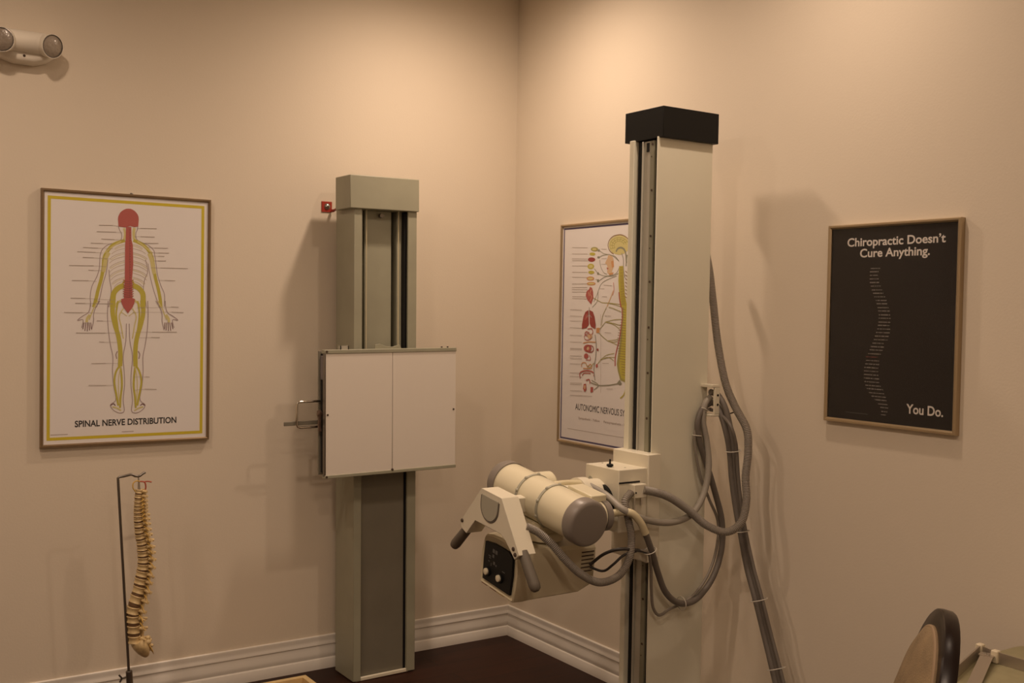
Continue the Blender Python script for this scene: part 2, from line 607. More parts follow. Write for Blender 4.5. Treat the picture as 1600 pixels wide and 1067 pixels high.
ART_SPINAL= [('outline',2.6,[(-39,343),(-35,330),(-28,317),(-29,296),(-44,284),(-73,275),(-93,259),(-102,240),(-105,199),(-107,180),(-115,154),(-131,120),(-137,83),
(-135,45)]),('outline',2.6,[(31,347),(29,334),(24,322),(27,299),(44,289),(71,278),(90,260),(94,241),(100,203),(104,172),(117,130),(131,96),(131,50)]),
('outline',2.6,[(-72,182),(-69,144),(-63,107),(-68,69),(-72,44)]),('outline',2.6,[(-76,219),(-81,174),(-94,125),(-104,76),(-115,43)]),('outline',2.6,[(60,224),(68,179),
(57,148),(53,110),(61,71),(64,46)]),('outline',2.6,[(69,210),(77,164),(91,110),(104,72),(112,47)]),('yellow',12,[(-15,293),(-37,285),(-58,274),(-76,253),(-89,226),
(-92,188),(-99,147),(-110,106),(-118,68),(-125,43)]),('yellow',12,[(15,295),(33,288),(52,278),(71,259),(84,233),(90,195),(98,153),(108,115),(116,73),(118,47)]),
('pale_yellow',14,[(-73,245),(-82,226),(-87,196),(-92,173)]),('pale_yellow',14,[(73,248),(82,225),(88,195),(93,172)]),('pale_yellow',5,[(-29,289),(-58,269),(-87,245)]),
('pale_yellow',5,[(30,292),(60,270),(86,250)]),('pale_yellow',8,[(-19,338),(-15,316),(-18,297)]),('pale_yellow',10,[(18,341),(16,318),(18,299)]),('rib',1.6,[(-16,278),
(-33,273),(-45,266),(-53,259)]),('pale_yellow',1.5,[(-16,273),(-34,267),(-51,257)]),('rib',1.6,[(12,279),(29,276),(42,270),(49,264)]),('pale_yellow',1.5,[(12,274),
(30,270),(47,261)]),('rib',1.6,[(-16,263),(-37,257),(-54,248),(-63,240)]),('rib',1.6,[(12,264),(34,260),(51,253),(61,246)]),('rib',1.6,[(-16,248),(-40,241),(-58,232),
(-69,222)]),('pale_yellow',1.5,[(-16,243),(-42,234),(-66,219)]),('rib',1.6,[(12,249),(36,244),(55,236),(66,228)]),('pale_yellow',1.5,[(12,244),(39,238),(64,225)]),
('rib',1.6,[(-16,233),(-40,226),(-60,216),(-70,206)]),('rib',1.6,[(12,234),(37,229),(57,220),(68,211)]),('rib',1.6,[(-16,218),(-40,210),(-59,200),(-70,189)]),
('pale_yellow',1.5,[(-16,212),(-43,203),(-68,186)]),('rib',1.6,[(12,219),(37,213),(57,204),(68,194)]),('pale_yellow',1.5,[(12,213),(40,207),(66,191)]),
('rib',1.6,[(-16,203),(-40,195),(-59,184),(-70,173)]),('rib',1.6,[(12,204),(37,198),(57,188),(69,178)]),('rib',1.6,[(-16,187),(-40,180),(-59,169),(-69,158)]),
('pale_yellow',1.5,[(-16,182),(-43,173),(-67,155)]),('rib',1.6,[(12,188),(37,182),(57,172),(68,162)]),('pale_yellow',1.5,[(13,183),(40,176),(65,159)]),
('rib',1.6,[(-15,172),(-38,165),(-56,154),(-66,143)]),('rib',1.6,[(13,173),(36,167),(54,158),(65,147)]),('rib',1.6,[(-15,157),(-36,150),(-52,141),(-61,131)]),
('pale_yellow',1.5,[(-15,152),(-38,144),(-59,128)]),('rib',1.6,[(13,158),(34,152),(50,144),(59,134)]),('pale_yellow',1.5,[(13,153),(36,146),(57,131)]),
('rib',1.6,[(-15,142),(-33,136),(-46,127),(-53,118)]),('rib',1.6,[(13,143),(30,138),(44,129),(52,121)]),('rib',1.6,[(-15,127),(-28,122),(-39,114),(-44,107)]),
('pale_yellow',1.5,[(-15,122),(-30,115),(-43,104)]),('rib',1.6,[(13,128),(26,123),(37,116),(43,109)]),('pale_yellow',1.5,[(13,122),(28,117),(41,106)]),
('yellow',19,[(-17,127),(-39,115),(-54,96),(-57,69),(-58,44)]),('yellow',19,[(12,128),(35,117),(50,98),(52,71),(51,46)]),('yellow',6,[(-14,146),(-28,123)]),
('yellow',6,[(10,147),(23,124)]),('pale_yellow',8,[(-28,70),(-43,58),(-48,44)]),('pale_yellow',8,[(20,71),(35,59),(41,45)]),('outline',2.6,[(-74,67),(-76,12),(-71,-54),
(-64,-100),(-56,-138),(-57,-194),(-52,-250),(-45,-302),(-63,-317),(-56,-334),(-31,-349),(-15,-345),(-18,-302),(-13,-241),(-15,-194),(-19,-138),(-10,-82),(-8,-16)]),
('yellow',16,[(-56,68),(-58,26),(-49,-21),(-38,-58),(-32,-91),(-29,-128),(-30,-175)]),('yellow',6,[(-39,68),(-45,21),(-40,-25),(-33,-72)]),('yellow',7,[(-30,-171),
(-44,-194),(-50,-231),(-43,-278),(-35,-321)]),('yellow',7,[(-30,-171),(-25,-204),(-23,-251),(-27,-288),(-29,-330)]),('pale_yellow',3,[(-28,-175),(-34,-213),(-35,-260),
(-32,-307)]),('pale_yellow',4,[(-20,40),(-34,12),(-27,-25),(-19,-72)]),('pale_yellow',2.5,[(-6,12),(-29,26),(-34,17)]),('dark',3,[(-64,-320),(-52,-314),(-46,-321)]),
('pale_yellow',5,[(-56,-325),(-40,-330),(-25,-340)]),('outline',4,[(-40,-119),(-45,-131),(-42,-147)]),('pale_yellow',4,[(-110,67),(-125,39),(-134,15),(-140,-3)]),
('outline',2.6,[(-136,66),(-138,38),(-145,22),(-162,11),(-181,-6),(-162,-3),(-166,-33)]),('outline',2.6,[(-103,67),(-119,39),(-125,16),(-125,-7),(-132,-40)]),
('dark',2.5,[(-158,-13),(-162,-38)]),('dark',2.5,[(-152,-13),(-155,-44)]),('dark',2.5,[(-146,-13),(-147,-45)]),('dark',2.5,[(-141,-13),(-139,-42)]),
('dark',2.5,[(-135,-13),(-133,-36)]),('pale_yellow',9,[(-138,15),(-147,2),(-149,-12)]),('outline',2.6,[(69,70),(71,13),(67,-53),(60,-101),(53,-139),(54,-196),(50,-252),
(44,-304),(62,-322),(55,-338),(30,-351),(14,-346),(16,-304),(10,-242),(11,-195),(15,-138),(5,-82),(2,-16)]),('yellow',16,[(49,70),(53,27),(44,-20),(33,-58),(27,-91),
(25,-129),(26,-176)]),('yellow',6,[(32,69),(39,22),(35,-25),(28,-72)]),('yellow',7,[(26,-171),(40,-195),(48,-233),(41,-281),(33,-323)]),('yellow',7,[(26,-171),(22,-204),
(20,-252),(25,-290),(28,-332)]),('pale_yellow',3,[(24,-176),(31,-214),(33,-261),(30,-309)]),('pale_yellow',4,[(13,41),(27,13),(21,-25),(14,-72)]),
('pale_yellow',2.5,[(0,12),(23,27),(27,17)]),('dark',3,[(63,-324),(51,-318),(45,-324)]),('pale_yellow',5,[(55,-329),(39,-333),(23,-342)]),('outline',4,[(35,-119),
(41,-131),(38,-148)]),('pale_yellow',4,[(106,71),(123,42),(132,19),(140,0)]),('outline',2.6,[(134,71),(137,43),(144,26),(163,14),(183,-2),(163,0),(168,-31)]),
('outline',2.6,[(99,71),(116,42),(123,19),(123,-5),(131,-39)]),('dark',2.5,[(159,-11),(164,-36)]),('dark',2.5,[(152,-11),(156,-42)]),('dark',2.5,[(146,-11),(147,-43)]),
('dark',2.5,[(140,-11),(138,-41)]),('dark',2.5,[(134,-11),(132,-35)]),('pale_yellow',9,[(137,19),(147,4),(149,-10)]),('red',0,[(-41,370),(-40,379),(-37,387),(-33,395),
(-27,401),(-20,406),(-12,410),(-4,411),(4,411),(12,408),(19,404),(25,398),(30,391),(33,383),(34,374),(32,347),(18,344),(3,347),(-15,341),(-39,343)]),('red',0,[(-12,343),
(7,344),(8,298),(13,276),(15,207),(11,147),(13,78),(-18,78),(-15,146),(-15,274),(-13,297)]),('dark',1.5,[(0,336),(3,332),(0,329)]),('dark',1.5,[(0,326),(3,322),(0,319)]),
('dark',1.5,[(0,316),(3,312),(0,309)]),('dark',1.5,[(0,306),(4,303),(0,299)]),('dark',1.5,[(0,296),(4,293),(0,290)]),('dark',1.5,[(0,286),(4,283),(0,280)]),
('dark',1.5,[(0,277),(4,273),(0,270)]),('dark',1.5,[(0,267),(4,263),(0,260)]),('dark',1.5,[(0,257),(4,253),(0,250)]),('dark',1.5,[(0,247),(4,243),(0,240)]),
('dark',1.5,[(0,237),(4,234),(0,230)]),('dark',1.5,[(0,227),(4,224),(0,221)]),('dark',1.5,[(0,218),(4,214),(0,211)]),('dark',1.5,[(1,208),(4,204),(1,201)]),
('dark',1.5,[(1,198),(4,194),(1,191)]),('dark',1.5,[(1,188),(4,184),(1,181)]),('dark',1.5,[(1,178),(4,174),(1,171)]),('dark',1.5,[(1,168),(5,165),(1,161)]),
('dark',1.5,[(1,158),(5,155),(1,152)]),('dark',1.5,[(1,149),(5,145),(1,142)]),('dark',1.5,[(1,139),(5,135),(1,132)]),('dark',1.5,[(1,129),(5,125),(1,122)]),
('dark',1.5,[(1,119),(5,115),(1,112)]),('dark',1.5,[(1,109),(5,105),(1,102)]),('dark',1.5,[(1,99),(5,95),(1,92)]),('dark',1.5,[(1,89),(5,86),(1,82)]),
('red',2.5,[(-22,146),(-2,143),(17,147)]),('dark',1.2,[(-19,142),(-2,140),(14,143)]),('red',2.5,[(-22,137),(-2,135),(17,138)]),('dark',1.2,[(-19,134),(-2,132),(14,134)]),
('red',2.5,[(-22,129),(-2,126),(17,130)]),('dark',1.2,[(-19,125),(-2,123),(14,126)]),('red',2.5,[(-22,121),(-2,118),(17,122)]),('dark',1.2,[(-19,117),(-2,115),(14,118)]),
('red',2.5,[(-22,112),(-2,110),(17,113)]),('dark',1.2,[(-19,109),(-2,107),(15,109)]),('red',2.5,[(-22,104),(-2,101),(18,105)]),('dark',1.2,[(-19,100),(-2,98),(15,101)]),
('red',2.5,[(-22,96),(-2,93),(18,96)]),('dark',1.2,[(-19,92),(-2,90),(15,93)]),('red',2.5,[(-21,87),(-2,85),(18,88)]),('dark',1.2,[(-19,84),(-2,82),(15,84)]),
('red',0,[(-28,75),(-13,79),(11,80),(22,76),(20,59),(12,45),(-15,45),(-25,58)]),('red',0,[(-29,68),(22,69),(14,45),(-3,22),(-20,45)]),('label',2.0,[(-108,344),
(-59,346)]),('label',2.0,[(-116,320),(-48,322)]),('label',2.0,[(-100,294),(-53,294)]),('label',2.0,[(-136,277),(-93,278)]),('label',2.0,[(-163,260),(-111,260)]),
('label',2.0,[(-183,244),(-119,244)]),('label',2.0,[(-164,224),(-126,224)]),('label',2.0,[(-211,193),(-126,195)]),('label',2.0,[(-144,178),(-126,178)]),
('label',2.0,[(-201,139),(-144,140)]),('label',2.0,[(-205,75),(-154,75)]),('label',2.0,[(-189,57),(-154,57)]),('label',2.0,[(40,341),(100,343)]),('label',2.0,[(41,310),
(93,311)]),('label',2.0,[(59,286),(107,288)]),('label',2.0,[(93,270),(143,271)]),('label',2.0,[(107,252),(147,253)]),('label',2.0,[(107,240),(130,240)]),
('label',2.0,[(105,222),(136,223)]),('label',2.0,[(115,196),(219,197)]),('label',2.0,[(131,149),(171,149)]),('label',0.9,[(-59,346),(-37,344)]),('label',0.9,[(-48,322),
(-24,321)]),('label',0.9,[(-53,294),(-15,294)]),('label',0.9,[(-93,278),(-62,277)]),('label',0.9,[(-111,260),(-58,260)]),('label',0.9,[(-119,244),(-94,243)]),
('label',0.9,[(-126,224),(-65,222)]),('label',0.9,[(-126,195),(-83,193)]),('label',0.9,[(-126,178),(-94,178)]),('label',0.9,[(-144,140),(-115,138)]),
('label',0.9,[(-154,75),(-50,71)]),('label',0.9,[(-154,57),(-57,56)]),('label',0.9,[(26,339),(40,341)]),('label',0.9,[(18,308),(41,310)]),('label',0.9,[(48,285),
(59,286)]),('label',0.9,[(63,272),(93,270)]),('label',0.9,[(67,252),(107,252)]),('label',0.9,[(82,239),(107,240)]),('label',0.9,[(90,222),(105,222)]),
('label',0.9,[(79,195),(115,196)]),('label',0.9,[(98,148),(131,149)]),('label',2.0,[(-187,57),(-154,57)]),('label',2.0,[(-227,23),(-162,23)]),('label',2.0,[(-114,-6),
(-92,-7)]),('label',2.0,[(-186,-51),(-83,-51)]),('label',2.0,[(-105,-84),(-87,-85)]),('label',2.0,[(-132,-163),(-80,-163)]),('label',2.0,[(-141,-243),(-79,-245)]),
('label',2.0,[(156,49),(185,48)]),('label',2.0,[(159,29),(204,28)]),('label',2.0,[(86,-47),(179,-47)]),('label',2.0,[(82,-67),(115,-68)]),('label',2.0,[(64,-216),
(78,-217)]),('label',2.0,[(60,-262),(104,-264)]),('label',0.9,[(-150,57),(-56,57)]),('label',0.9,[(-162,23),(-74,22)]),('label',0.9,[(-92,-7),(-61,-8)]),
('label',0.9,[(-83,-51),(-20,-51)]),('label',0.9,[(-87,-85),(-38,-86)]),('label',0.9,[(-80,-163),(-37,-164)]),('label',0.9,[(-79,-245),(-50,-245)]),('label',0.9,[(30,43),
(156,48)]),('label',0.9,[(12,26),(159,29)]),('label',0.9,[(21,-48),(86,-47)]),('label',0.9,[(35,-69),(82,-67)]),('label',0.9,[(18,-216),(64,-216)]),
('label',0.9,[(23,-265),(60,-262)])]
SPINE_ROWS= [(-74,-41,172),(-77,-46,162),(-77,-48,151),(-77,-45,140),(-76,-42,129),(-72,-36,118),(-68,-32,106),(-63,-25,96),(-58,-18,85),(-52,-13,74),(-49,-10,64),
(-45,-5,52),(-42,0,42),(-40,1,30),(-40,2,20),(-40,3,8),(-42,1,-2),(-44,1,-13),(-48,1,-24),(-52,-2,-35),(-56,-6,-46),(-60,-17,-57),(-66,-19,-68),(-70,-22,-78),
(-75,-28,-90),(-83,-39,-100),(-82,-34,-111),(-85,-34,-122),(-88,-37,-133),(-89,-35,-144),(-89,-36,-155),(-88,-33,-166),(-86,-31,-177),(-82,-25,-188),(-76,-18,-198),
(-68,-12,-210),(-58,-7,-220),(-46,-4,-230),(-33,0,-242),(-25,5,-252),(-21,0,-264),(-22,-5,-274)]
ART_AUTONOMIC= [('pale_yellow',0,[(154,363),(151,351),(141,340),(125,332),(106,327),(84,327),(63,331),(44,338),(30,349),(22,362),(22,375),(29,387),(42,396),(60,402),
(82,405),(103,403),(123,397),(139,387),(150,376),(154,363)]),('brown',4,[(54,331),(43,336),(33,342),(25,349),(20,357),(17,365),(17,373),(20,381),(25,388),(32,394),
(42,400),(53,404),(66,406),(79,407),(93,407),(106,405),(119,401),(130,396),(140,390),(148,384)]),('olive',2,[(37,350),(31,358),(29,367),(31,375),(37,383),(47,389),
(60,394),(75,396),(90,396),(106,394),(120,389),(132,383),(141,376),(146,367)]),('olive',2,[(49,353),(45,359),(43,366),(45,373),(49,378),(57,383),(67,387),(78,388),
(90,388),(102,387),(113,383),(122,379),(128,373),(132,366)]),('olive',2,[(62,356),(58,361),(57,365),(58,370),(62,374),(67,377),(73,380),(81,381),(89,381),(98,380),
(105,377),(111,374),(116,370),(119,366)]),('olive',2,[(62,356),(36,354)]),('olive',2,[(58,364),(31,368)]),('olive',2,[(59,371),(38,381)]),('olive',2,[(66,377),(53,391)]),
('olive',2,[(77,381),(76,396)]),('olive',2,[(90,382),(100,395)]),('olive',2,[(103,379),(122,388)]),('olive',2,[(113,373),(138,377)]),('green_grey',8,[(69,340),(79,351),
(99,355),(119,348),(130,332),(136,293)]),('grey',5,[(105,333),(116,310),(119,267),(128,235)]),('green_grey',6,[(140,325),(136,306),(134,280)]),('skin',0,[(20,327),
(43,328),(54,311),(58,282),(45,262),(51,253),(30,248),(17,255),(14,263),(18,270),(11,273),(16,281),(10,290),(0,295),(7,306),(15,316)]),('orange',0,[(39,302),(55,305),
(58,279),(45,276)]),('red',0,[(11,278),(24,274),(16,268)]),('orange',0,[(25,253),(58,257),(51,249),(30,246)]),('green_grey',2.5,[(-37,347),(-10,335),(22,330)]),
('green_grey',2.5,[(-41,321),(-15,328),(22,330)]),('green_grey',2.5,[(22,332),(54,321),(90,301)]),('green_grey',2.5,[(90,301),(64,321),(33,327)]),
('green_grey',2.5,[(-44,254),(-7,244),(46,246),(76,255),(96,281)]),('green_grey',2.5,[(-38,224),(4,240),(56,243),(87,252)]),('green_grey',2.5,[(-44,254),(-72,275)]),
('green_grey',2.5,[(-38,224),(-60,231)]),('green_grey',2.5,[(-36,311),(-29,284),(-7,257),(14,250)]),('green_grey',2.5,[(-68,137),(-47,171),(-22,211),(25,230),(77,242)]),
('green_grey',2.5,[(-78,115),(-46,141),(-42,178)]),('label',1.5,[(-26,354),(8,352)]),('label',1.5,[(-25,315),(10,314)]),('label',1.5,[(-24,292),(10,291)]),
('olive',0,[(-48,354),(-50,350),(-58,347),(-69,346),(-80,347),(-90,350),(-96,354),(-96,358),(-91,362),(-81,364),(-69,364),(-58,362),(-51,359),(-48,354)]),
('yellow',0,[(-65,335),(-68,332),(-74,330),(-82,329),(-92,330),(-100,332),(-104,335),(-104,338),(-100,341),(-92,342),(-83,342),(-74,341),(-68,338),(-65,335)]),
('brick',0,[(-65,312),(-68,308),(-76,305),(-86,303),(-98,304),(-108,307),(-114,311),(-114,316),(-108,320),(-99,322),(-87,322),(-76,320),(-68,317),(-65,312)]),
('yellow',0,[(-72,284),(-75,279),(-82,275),(-91,273),(-102,274),(-111,277),(-116,282),(-116,288),(-111,293),(-102,296),(-92,296),(-82,294),(-75,290),(-72,284)]),
('yellow',0,[(-70,260),(-72,256),(-79,254),(-88,253),(-98,253),(-106,256),(-111,259),(-111,262),(-107,265),(-98,267),(-89,267),(-79,266),(-73,263),(-70,260)]),
('orange',0,[(-69,234),(-72,230),(-80,227),(-92,226),(-105,226),(-115,229),(-121,233),(-121,237),(-115,240),(-105,243),(-93,243),(-81,241),(-72,238),(-69,234)]),
('orange',0,[(-59,213),(-63,209),(-72,207),(-85,206),(-100,206),(-112,208),(-119,212),(-119,215),(-112,218),(-100,220),(-86,220),(-72,219),(-63,216),(-59,213)]),
('green_grey',0,[(-35,349),(-35,346),(-38,345),(-41,344),(-45,344),(-48,346),(-49,348),(-50,351),(-48,353),(-45,354),(-41,354),(-38,353),(-36,351),(-35,349)]),
('green_grey',0,[(-35,321),(-36,318),(-39,317),(-43,316),(-47,317),(-50,318),(-52,320),(-52,322),(-50,324),(-47,325),(-43,325),(-39,325),(-36,323),(-35,321)]),
('green_grey',0,[(-38,254),(-39,251),(-41,249),(-44,248),(-47,249),(-49,250),(-51,253),(-51,256),(-49,258),(-47,260),(-44,260),(-41,259),(-39,257),(-38,254)]),
('green_grey',0,[(-36,224),(-37,221),(-39,219),(-42,218),(-46,218),(-49,220),(-51,223),(-51,226),(-49,229),(-46,231),(-43,231),(-39,230),(-37,227),(-36,224)]),
('pale_yellow',0,[(-57,355),(-59,352),(-66,351),(-74,351),(-82,352),(-87,354),(-87,357),(-82,359),(-74,360),(-66,359),(-59,357),(-57,355)]),('pale_yellow',0,[(-81,284),
(-83,281),(-89,279),(-96,278),(-103,280),(-107,283),(-107,287),(-103,290),(-96,291),(-89,291),(-83,288),(-81,284)]),('pale_yellow',0,[(-77,234),(-80,232),(-88,230),
(-98,230),(-108,231),(-113,233),(-113,236),(-108,238),(-98,239),(-88,238),(-80,237),(-77,234)]),('pale_yellow',0,[(-67,213),(-71,211),(-80,210),(-92,209),(-104,210),
(-110,212),(-110,214),(-104,216),(-93,217),(-80,216),(-71,215),(-67,213)]),('label',1.6,[(-226,368),(-119,363)]),('label',1.6,[(-225,341),(-118,337)]),
('label',1.6,[(-225,320),(-117,316)]),('label',1.6,[(-224,313),(-117,309)]),('label',1.6,[(-224,290),(-116,287)]),('label',1.6,[(-223,263),(-116,260)]),
('label',1.6,[(-222,242),(-115,239)]),('label',1.6,[(-221,213),(-114,212)]),('label',1.6,[(-221,198),(-114,197)]),('label',1.6,[(-220,189),(-113,188)]),
('label',1.6,[(-220,179),(-113,178)]),('label',1.6,[(-219,159),(-112,158)]),('label',1.6,[(-219,151),(-112,150)]),('red',0,[(-97,200),(-83,195),(-75,178),(-73,154),
(-87,127),(-112,144),(-125,164),(-119,181),(-102,191)]),('skin',2.5,[(-88,188),(-96,171),(-85,158),(-95,141)]),('skin',2.5,[(-107,178),(-101,161)]),('skin',5,[(58,184),
(43,158),(18,118)]),('pink',4,[(57,216),(61,184),(54,164)]),('label',1.6,[(-6,206),(47,203)]),('label',1.6,[(-32,191),(0,191)]),('label',1.6,[(-15,159),(17,158)]),
('olive',2.5,[(-14,134),(28,133),(101,128)]),('olive',2.5,[(-14,134),(39,131),(106,119)]),('olive',2.5,[(-74,154),(-46,144),(-14,134)]),('yellow',0,[(91,281),(116,282),
(130,170),(147,117),(112,116),(95,171),(88,223)]),('brown',2,[(94,278),(114,275)]),('brown',2,[(94,271),(115,268)]),('brown',2,[(95,265),(116,262)]),('brown',2,[(96,258),
(117,255)]),('brown',2,[(97,252),(118,249)]),('brown',2,[(97,245),(119,242)]),('brown',2,[(98,239),(120,236)]),('brown',2,[(99,232),(121,229)]),('brown',2,[(99,226),
(122,223)]),('brown',2,[(100,219),(123,216)]),('brown',2,[(101,213),(124,210)]),('brown',2,[(102,206),(125,203)]),('brown',2,[(102,200),(126,197)]),('brown',2,[(103,193),
(127,190)]),('brown',2,[(104,187),(128,184)]),('brown',2,[(104,180),(129,178)]),('brown',2,[(105,174),(130,171)]),('brown',2,[(106,167),(131,165)]),('brown',2,[(107,161),
(132,158)]),('brown',2,[(107,154),(132,152)]),('brown',2,[(108,148),(133,145)]),('brown',2,[(109,141),(134,139)]),('brown',2,[(109,135),(135,132)]),('brown',2,[(110,128),
(136,126)]),('red',7,[(94,177),(98,151),(109,116)]),('brown',3,[(130,261),(142,254)]),('brown',3,[(130,246),(143,240)]),('brown',3,[(131,232),(143,225)]),
('brown',3,[(131,217),(144,211)]),('brown',3,[(132,203),(144,196)]),('brown',3,[(132,188),(145,182)]),('brown',3,[(133,174),(145,167)]),('brown',3,[(133,159),(146,153)]),
('olive',0,[(118,116),(146,117),(157,-164),(145,-183),(113,-176),(97,-141),(89,-113),(95,-76),(111,2),(116,71)]),('yellow',0,[(125,116),(143,117),(152,-156),(141,-174),
(120,-167),(108,-140),(104,-113),(110,-76),(121,2),(125,71)]),('red',6,[(114,116),(118,75),(110,25),(99,-21),(86,-58),(78,-91),(79,-121)]),('brown',2,[(114,109),
(138,106)]),('brown',2,[(114,99),(138,96)]),('brown',2,[(113,88),(139,85)]),('brown',2,[(112,78),(139,75)]),('brown',2,[(109,67),(139,64)]),('brown',2,[(106,57),
(140,54)]),('brown',2,[(103,46),(140,43)]),('brown',2,[(100,36),(140,33)]),('brown',2,[(97,25),(141,23)]),('brown',2,[(94,14),(141,12)]),('brown',2,[(92,4),(141,2)]),
('brown',2,[(90,-7),(142,-9)]),('brown',2,[(90,-17),(142,-19)]),('brown',2,[(90,-28),(142,-30)]),('brown',2,[(91,-38),(143,-40)]),('brown',2,[(93,-49),(143,-51)]),
('brown',2,[(96,-59),(143,-61)]),('brown',2,[(99,-70),(144,-71)]),('brown',2,[(103,-80),(144,-82)]),('brown',2,[(107,-90),(144,-92)]),('brown',2,[(111,-101),(145,-103)]),
('brown',2,[(115,-111),(145,-113)]),('brown',2,[(118,-122),(145,-124)]),('brown',2,[(120,-132),(146,-134)]),('brown',2,[(122,-142),(146,-145)]),('brown',2,[(123,-153),
(146,-155)]),('yellow',5,[(145,-179),(146,-211),(136,-234),(115,-249)]),('green_grey',0,[(92,-191),(109,-174),(124,-189),(114,-197)]),('olive',2.5,[(10,55),(62,65),
(112,68)]),('olive',2.5,[(10,55),(62,51),(109,43)]),('olive',2.5,[(10,55),(62,47),(103,29)]),('olive',2.5,[(28,-21),(57,-18),(97,-12)]),('olive',2.5,[(28,-21),(57,-25),
(93,-21)]),('olive',2.5,[(28,-21),(57,-27),(90,-35)]),('olive',2.5,[(-15,-100),(22,-80),(73,-70)]),('olive',2.5,[(-15,-100),(37,-88),(77,-86)]),('olive',2.5,[(-15,-100),
(37,-88),(71,-101)]),('olive',2.5,[(-41,16),(-19,31),(10,55)]),('olive',2.5,[(-33,12),(-3,-6),(28,-21)]),('olive',2.5,[(-37,-120),(-15,-100)]),('olive',2.5,[(16,116),
(-9,78),(-15,40)]),('olive',2.5,[(31,116),(60,111),(111,98)]),('green_grey',4,[(-80,-198),(-26,-206),(41,-201),(99,-191)]),('green_grey',3,[(-56,-227),(-26,-206),
(-73,-188)]),('orange',0,[(-49,30),(-26,31),(-27,10),(-48,9)]),('red',0,[(-33,-126),(-34,-131),(-39,-135),(-44,-134),(-47,-130),(-47,-124),(-44,-119),(-39,-118),
(-35,-121),(-33,-126)]),('brick',0,[(-30,-59),(-31,-63),(-35,-65),(-39,-65),(-42,-62),(-42,-58),(-39,-55),(-35,-54),(-32,-56),(-30,-59)]),('brick',0,[(-104,103),
(-124,95),(-137,76),(-146,42),(-146,23),(-114,29),(-99,43)]),('brick',0,[(-96,103),(-73,96),(-62,77),(-53,44),(-55,25),(-84,34),(-94,48)]),('red',0,[(-109,91),(-124,81),
(-131,62),(-119,62),(-108,72)]),('grey',4,[(-99,115),(-98,86)]),('grey',3,[(-98,86),(-116,72)]),('grey',3,[(-98,86),(-81,72)]),('red',4,[(-107,24),(-79,25),(-71,11),
(-90,-4),(-125,0),(-118,12),(-94,8)]),('skin',0,[(-73,-6),(-76,-12),(-83,-16),(-92,-18),(-101,-15),(-106,-10),(-106,-4),(-101,2),(-93,5),(-83,4),(-76,0),(-73,-6)]),
('red',3,[(-82,-8),(-85,-15),(-92,-20),(-102,-22),(-113,-22),(-123,-19),(-128,-13),(-128,-7),(-123,-1),(-114,3),(-103,4),(-93,2),(-85,-2),(-82,-8)]),
('orange',4,[(-136,-36),(-101,-30),(-51,-29)]),('red',0,[(-77,-56),(-80,-63),(-88,-69),(-100,-73),(-113,-72),(-124,-68),(-130,-62),(-131,-54),(-125,-47),(-114,-42),
(-101,-41),(-89,-43),(-80,-48),(-77,-56)]),('skin',0,[(-93,-56),(-95,-61),(-102,-64),(-109,-64),(-114,-60),(-114,-55),(-110,-50),(-102,-49),(-96,-51),(-93,-56)]),
('brick',4,[(-64,-57),(-66,-64),(-74,-70),(-85,-72),(-97,-72),(-107,-69),(-112,-63),(-113,-56),(-107,-50),(-98,-45),(-86,-44),(-75,-46),(-67,-51),(-64,-57)]),
('red',0,[(-97,-89),(-100,-95),(-106,-100),(-115,-101),(-123,-99),(-128,-93),(-128,-87),(-123,-81),(-116,-78),(-107,-79),(-100,-83),(-97,-89)]),('red',3,[(-91,-85),
(-83,-103),(-114,-105)]),('orange',4,[(-145,-135),(-141,-121),(-114,-119),(-105,-133),(-82,-122),(-74,-136),(-132,-142)]),('olive',3,[(-113,-124),(-90,-137),(-60,-116)]),
('red',6,[(-151,-184),(-155,-165),(-128,-153),(-82,-151),(-58,-159),(-58,-171)]),('red',4,[(-139,-173),(-128,-163),(-81,-160)]),('red',0,[(-126,-208),(-111,-205),
(-106,-229),(-118,-241),(-130,-228)]),('skin',0,[(-113,-219),(-114,-225),(-117,-228),(-121,-228),(-123,-223),(-123,-217),(-121,-213),(-118,-211),(-114,-214),
(-113,-219)]),('red',5,[(-111,-191),(-88,-187),(-84,-203)]),('red',0,[(-79,-217),(-62,-216),(-62,-237),(-79,-239)]),('grey',5,[(-56,2),(-47,-40),(-49,-88),(-59,-140),
(-50,-187)]),('label',1.6,[(-232,104),(-148,103)]),('label',1.6,[(-231,77),(-147,76)]),('label',1.6,[(-231,56),(-147,56)]),('label',1.6,[(-230,27),(-146,27)]),
('label',1.6,[(-229,-5),(-145,-4)]),('label',1.6,[(-228,-34),(-144,-33)]),('label',1.6,[(-227,-61),(-143,-59)]),('label',1.6,[(-227,-66),(-143,-65)]),
('label',1.6,[(-226,-93),(-142,-91)]),('label',1.6,[(-226,-104),(-142,-102)]),('label',1.6,[(-225,-127),(-141,-125)]),('label',1.6,[(-224,-166),(-140,-163)]),
('label',1.6,[(-223,-181),(-139,-178)]),('label',1.6,[(-222,-209),(-138,-205)]),('label',1.6,[(-222,-215),(-138,-211)]),('label',1.6,[(-221,-242),(-137,-238)]),
('label',1.6,[(-221,-261),(-137,-257)]),('label',1.6,[(-221,-261),(-67,-255)]),('label',1.6,[(6,81),(47,80)]),('label',1.6,[(8,12),(49,12)]),('label',1.6,[(-3,-114),
(38,-112)]),('label',1.6,[(27,-217),(67,-215)]),('label',1,[(-21,87),(-10,-236)])]

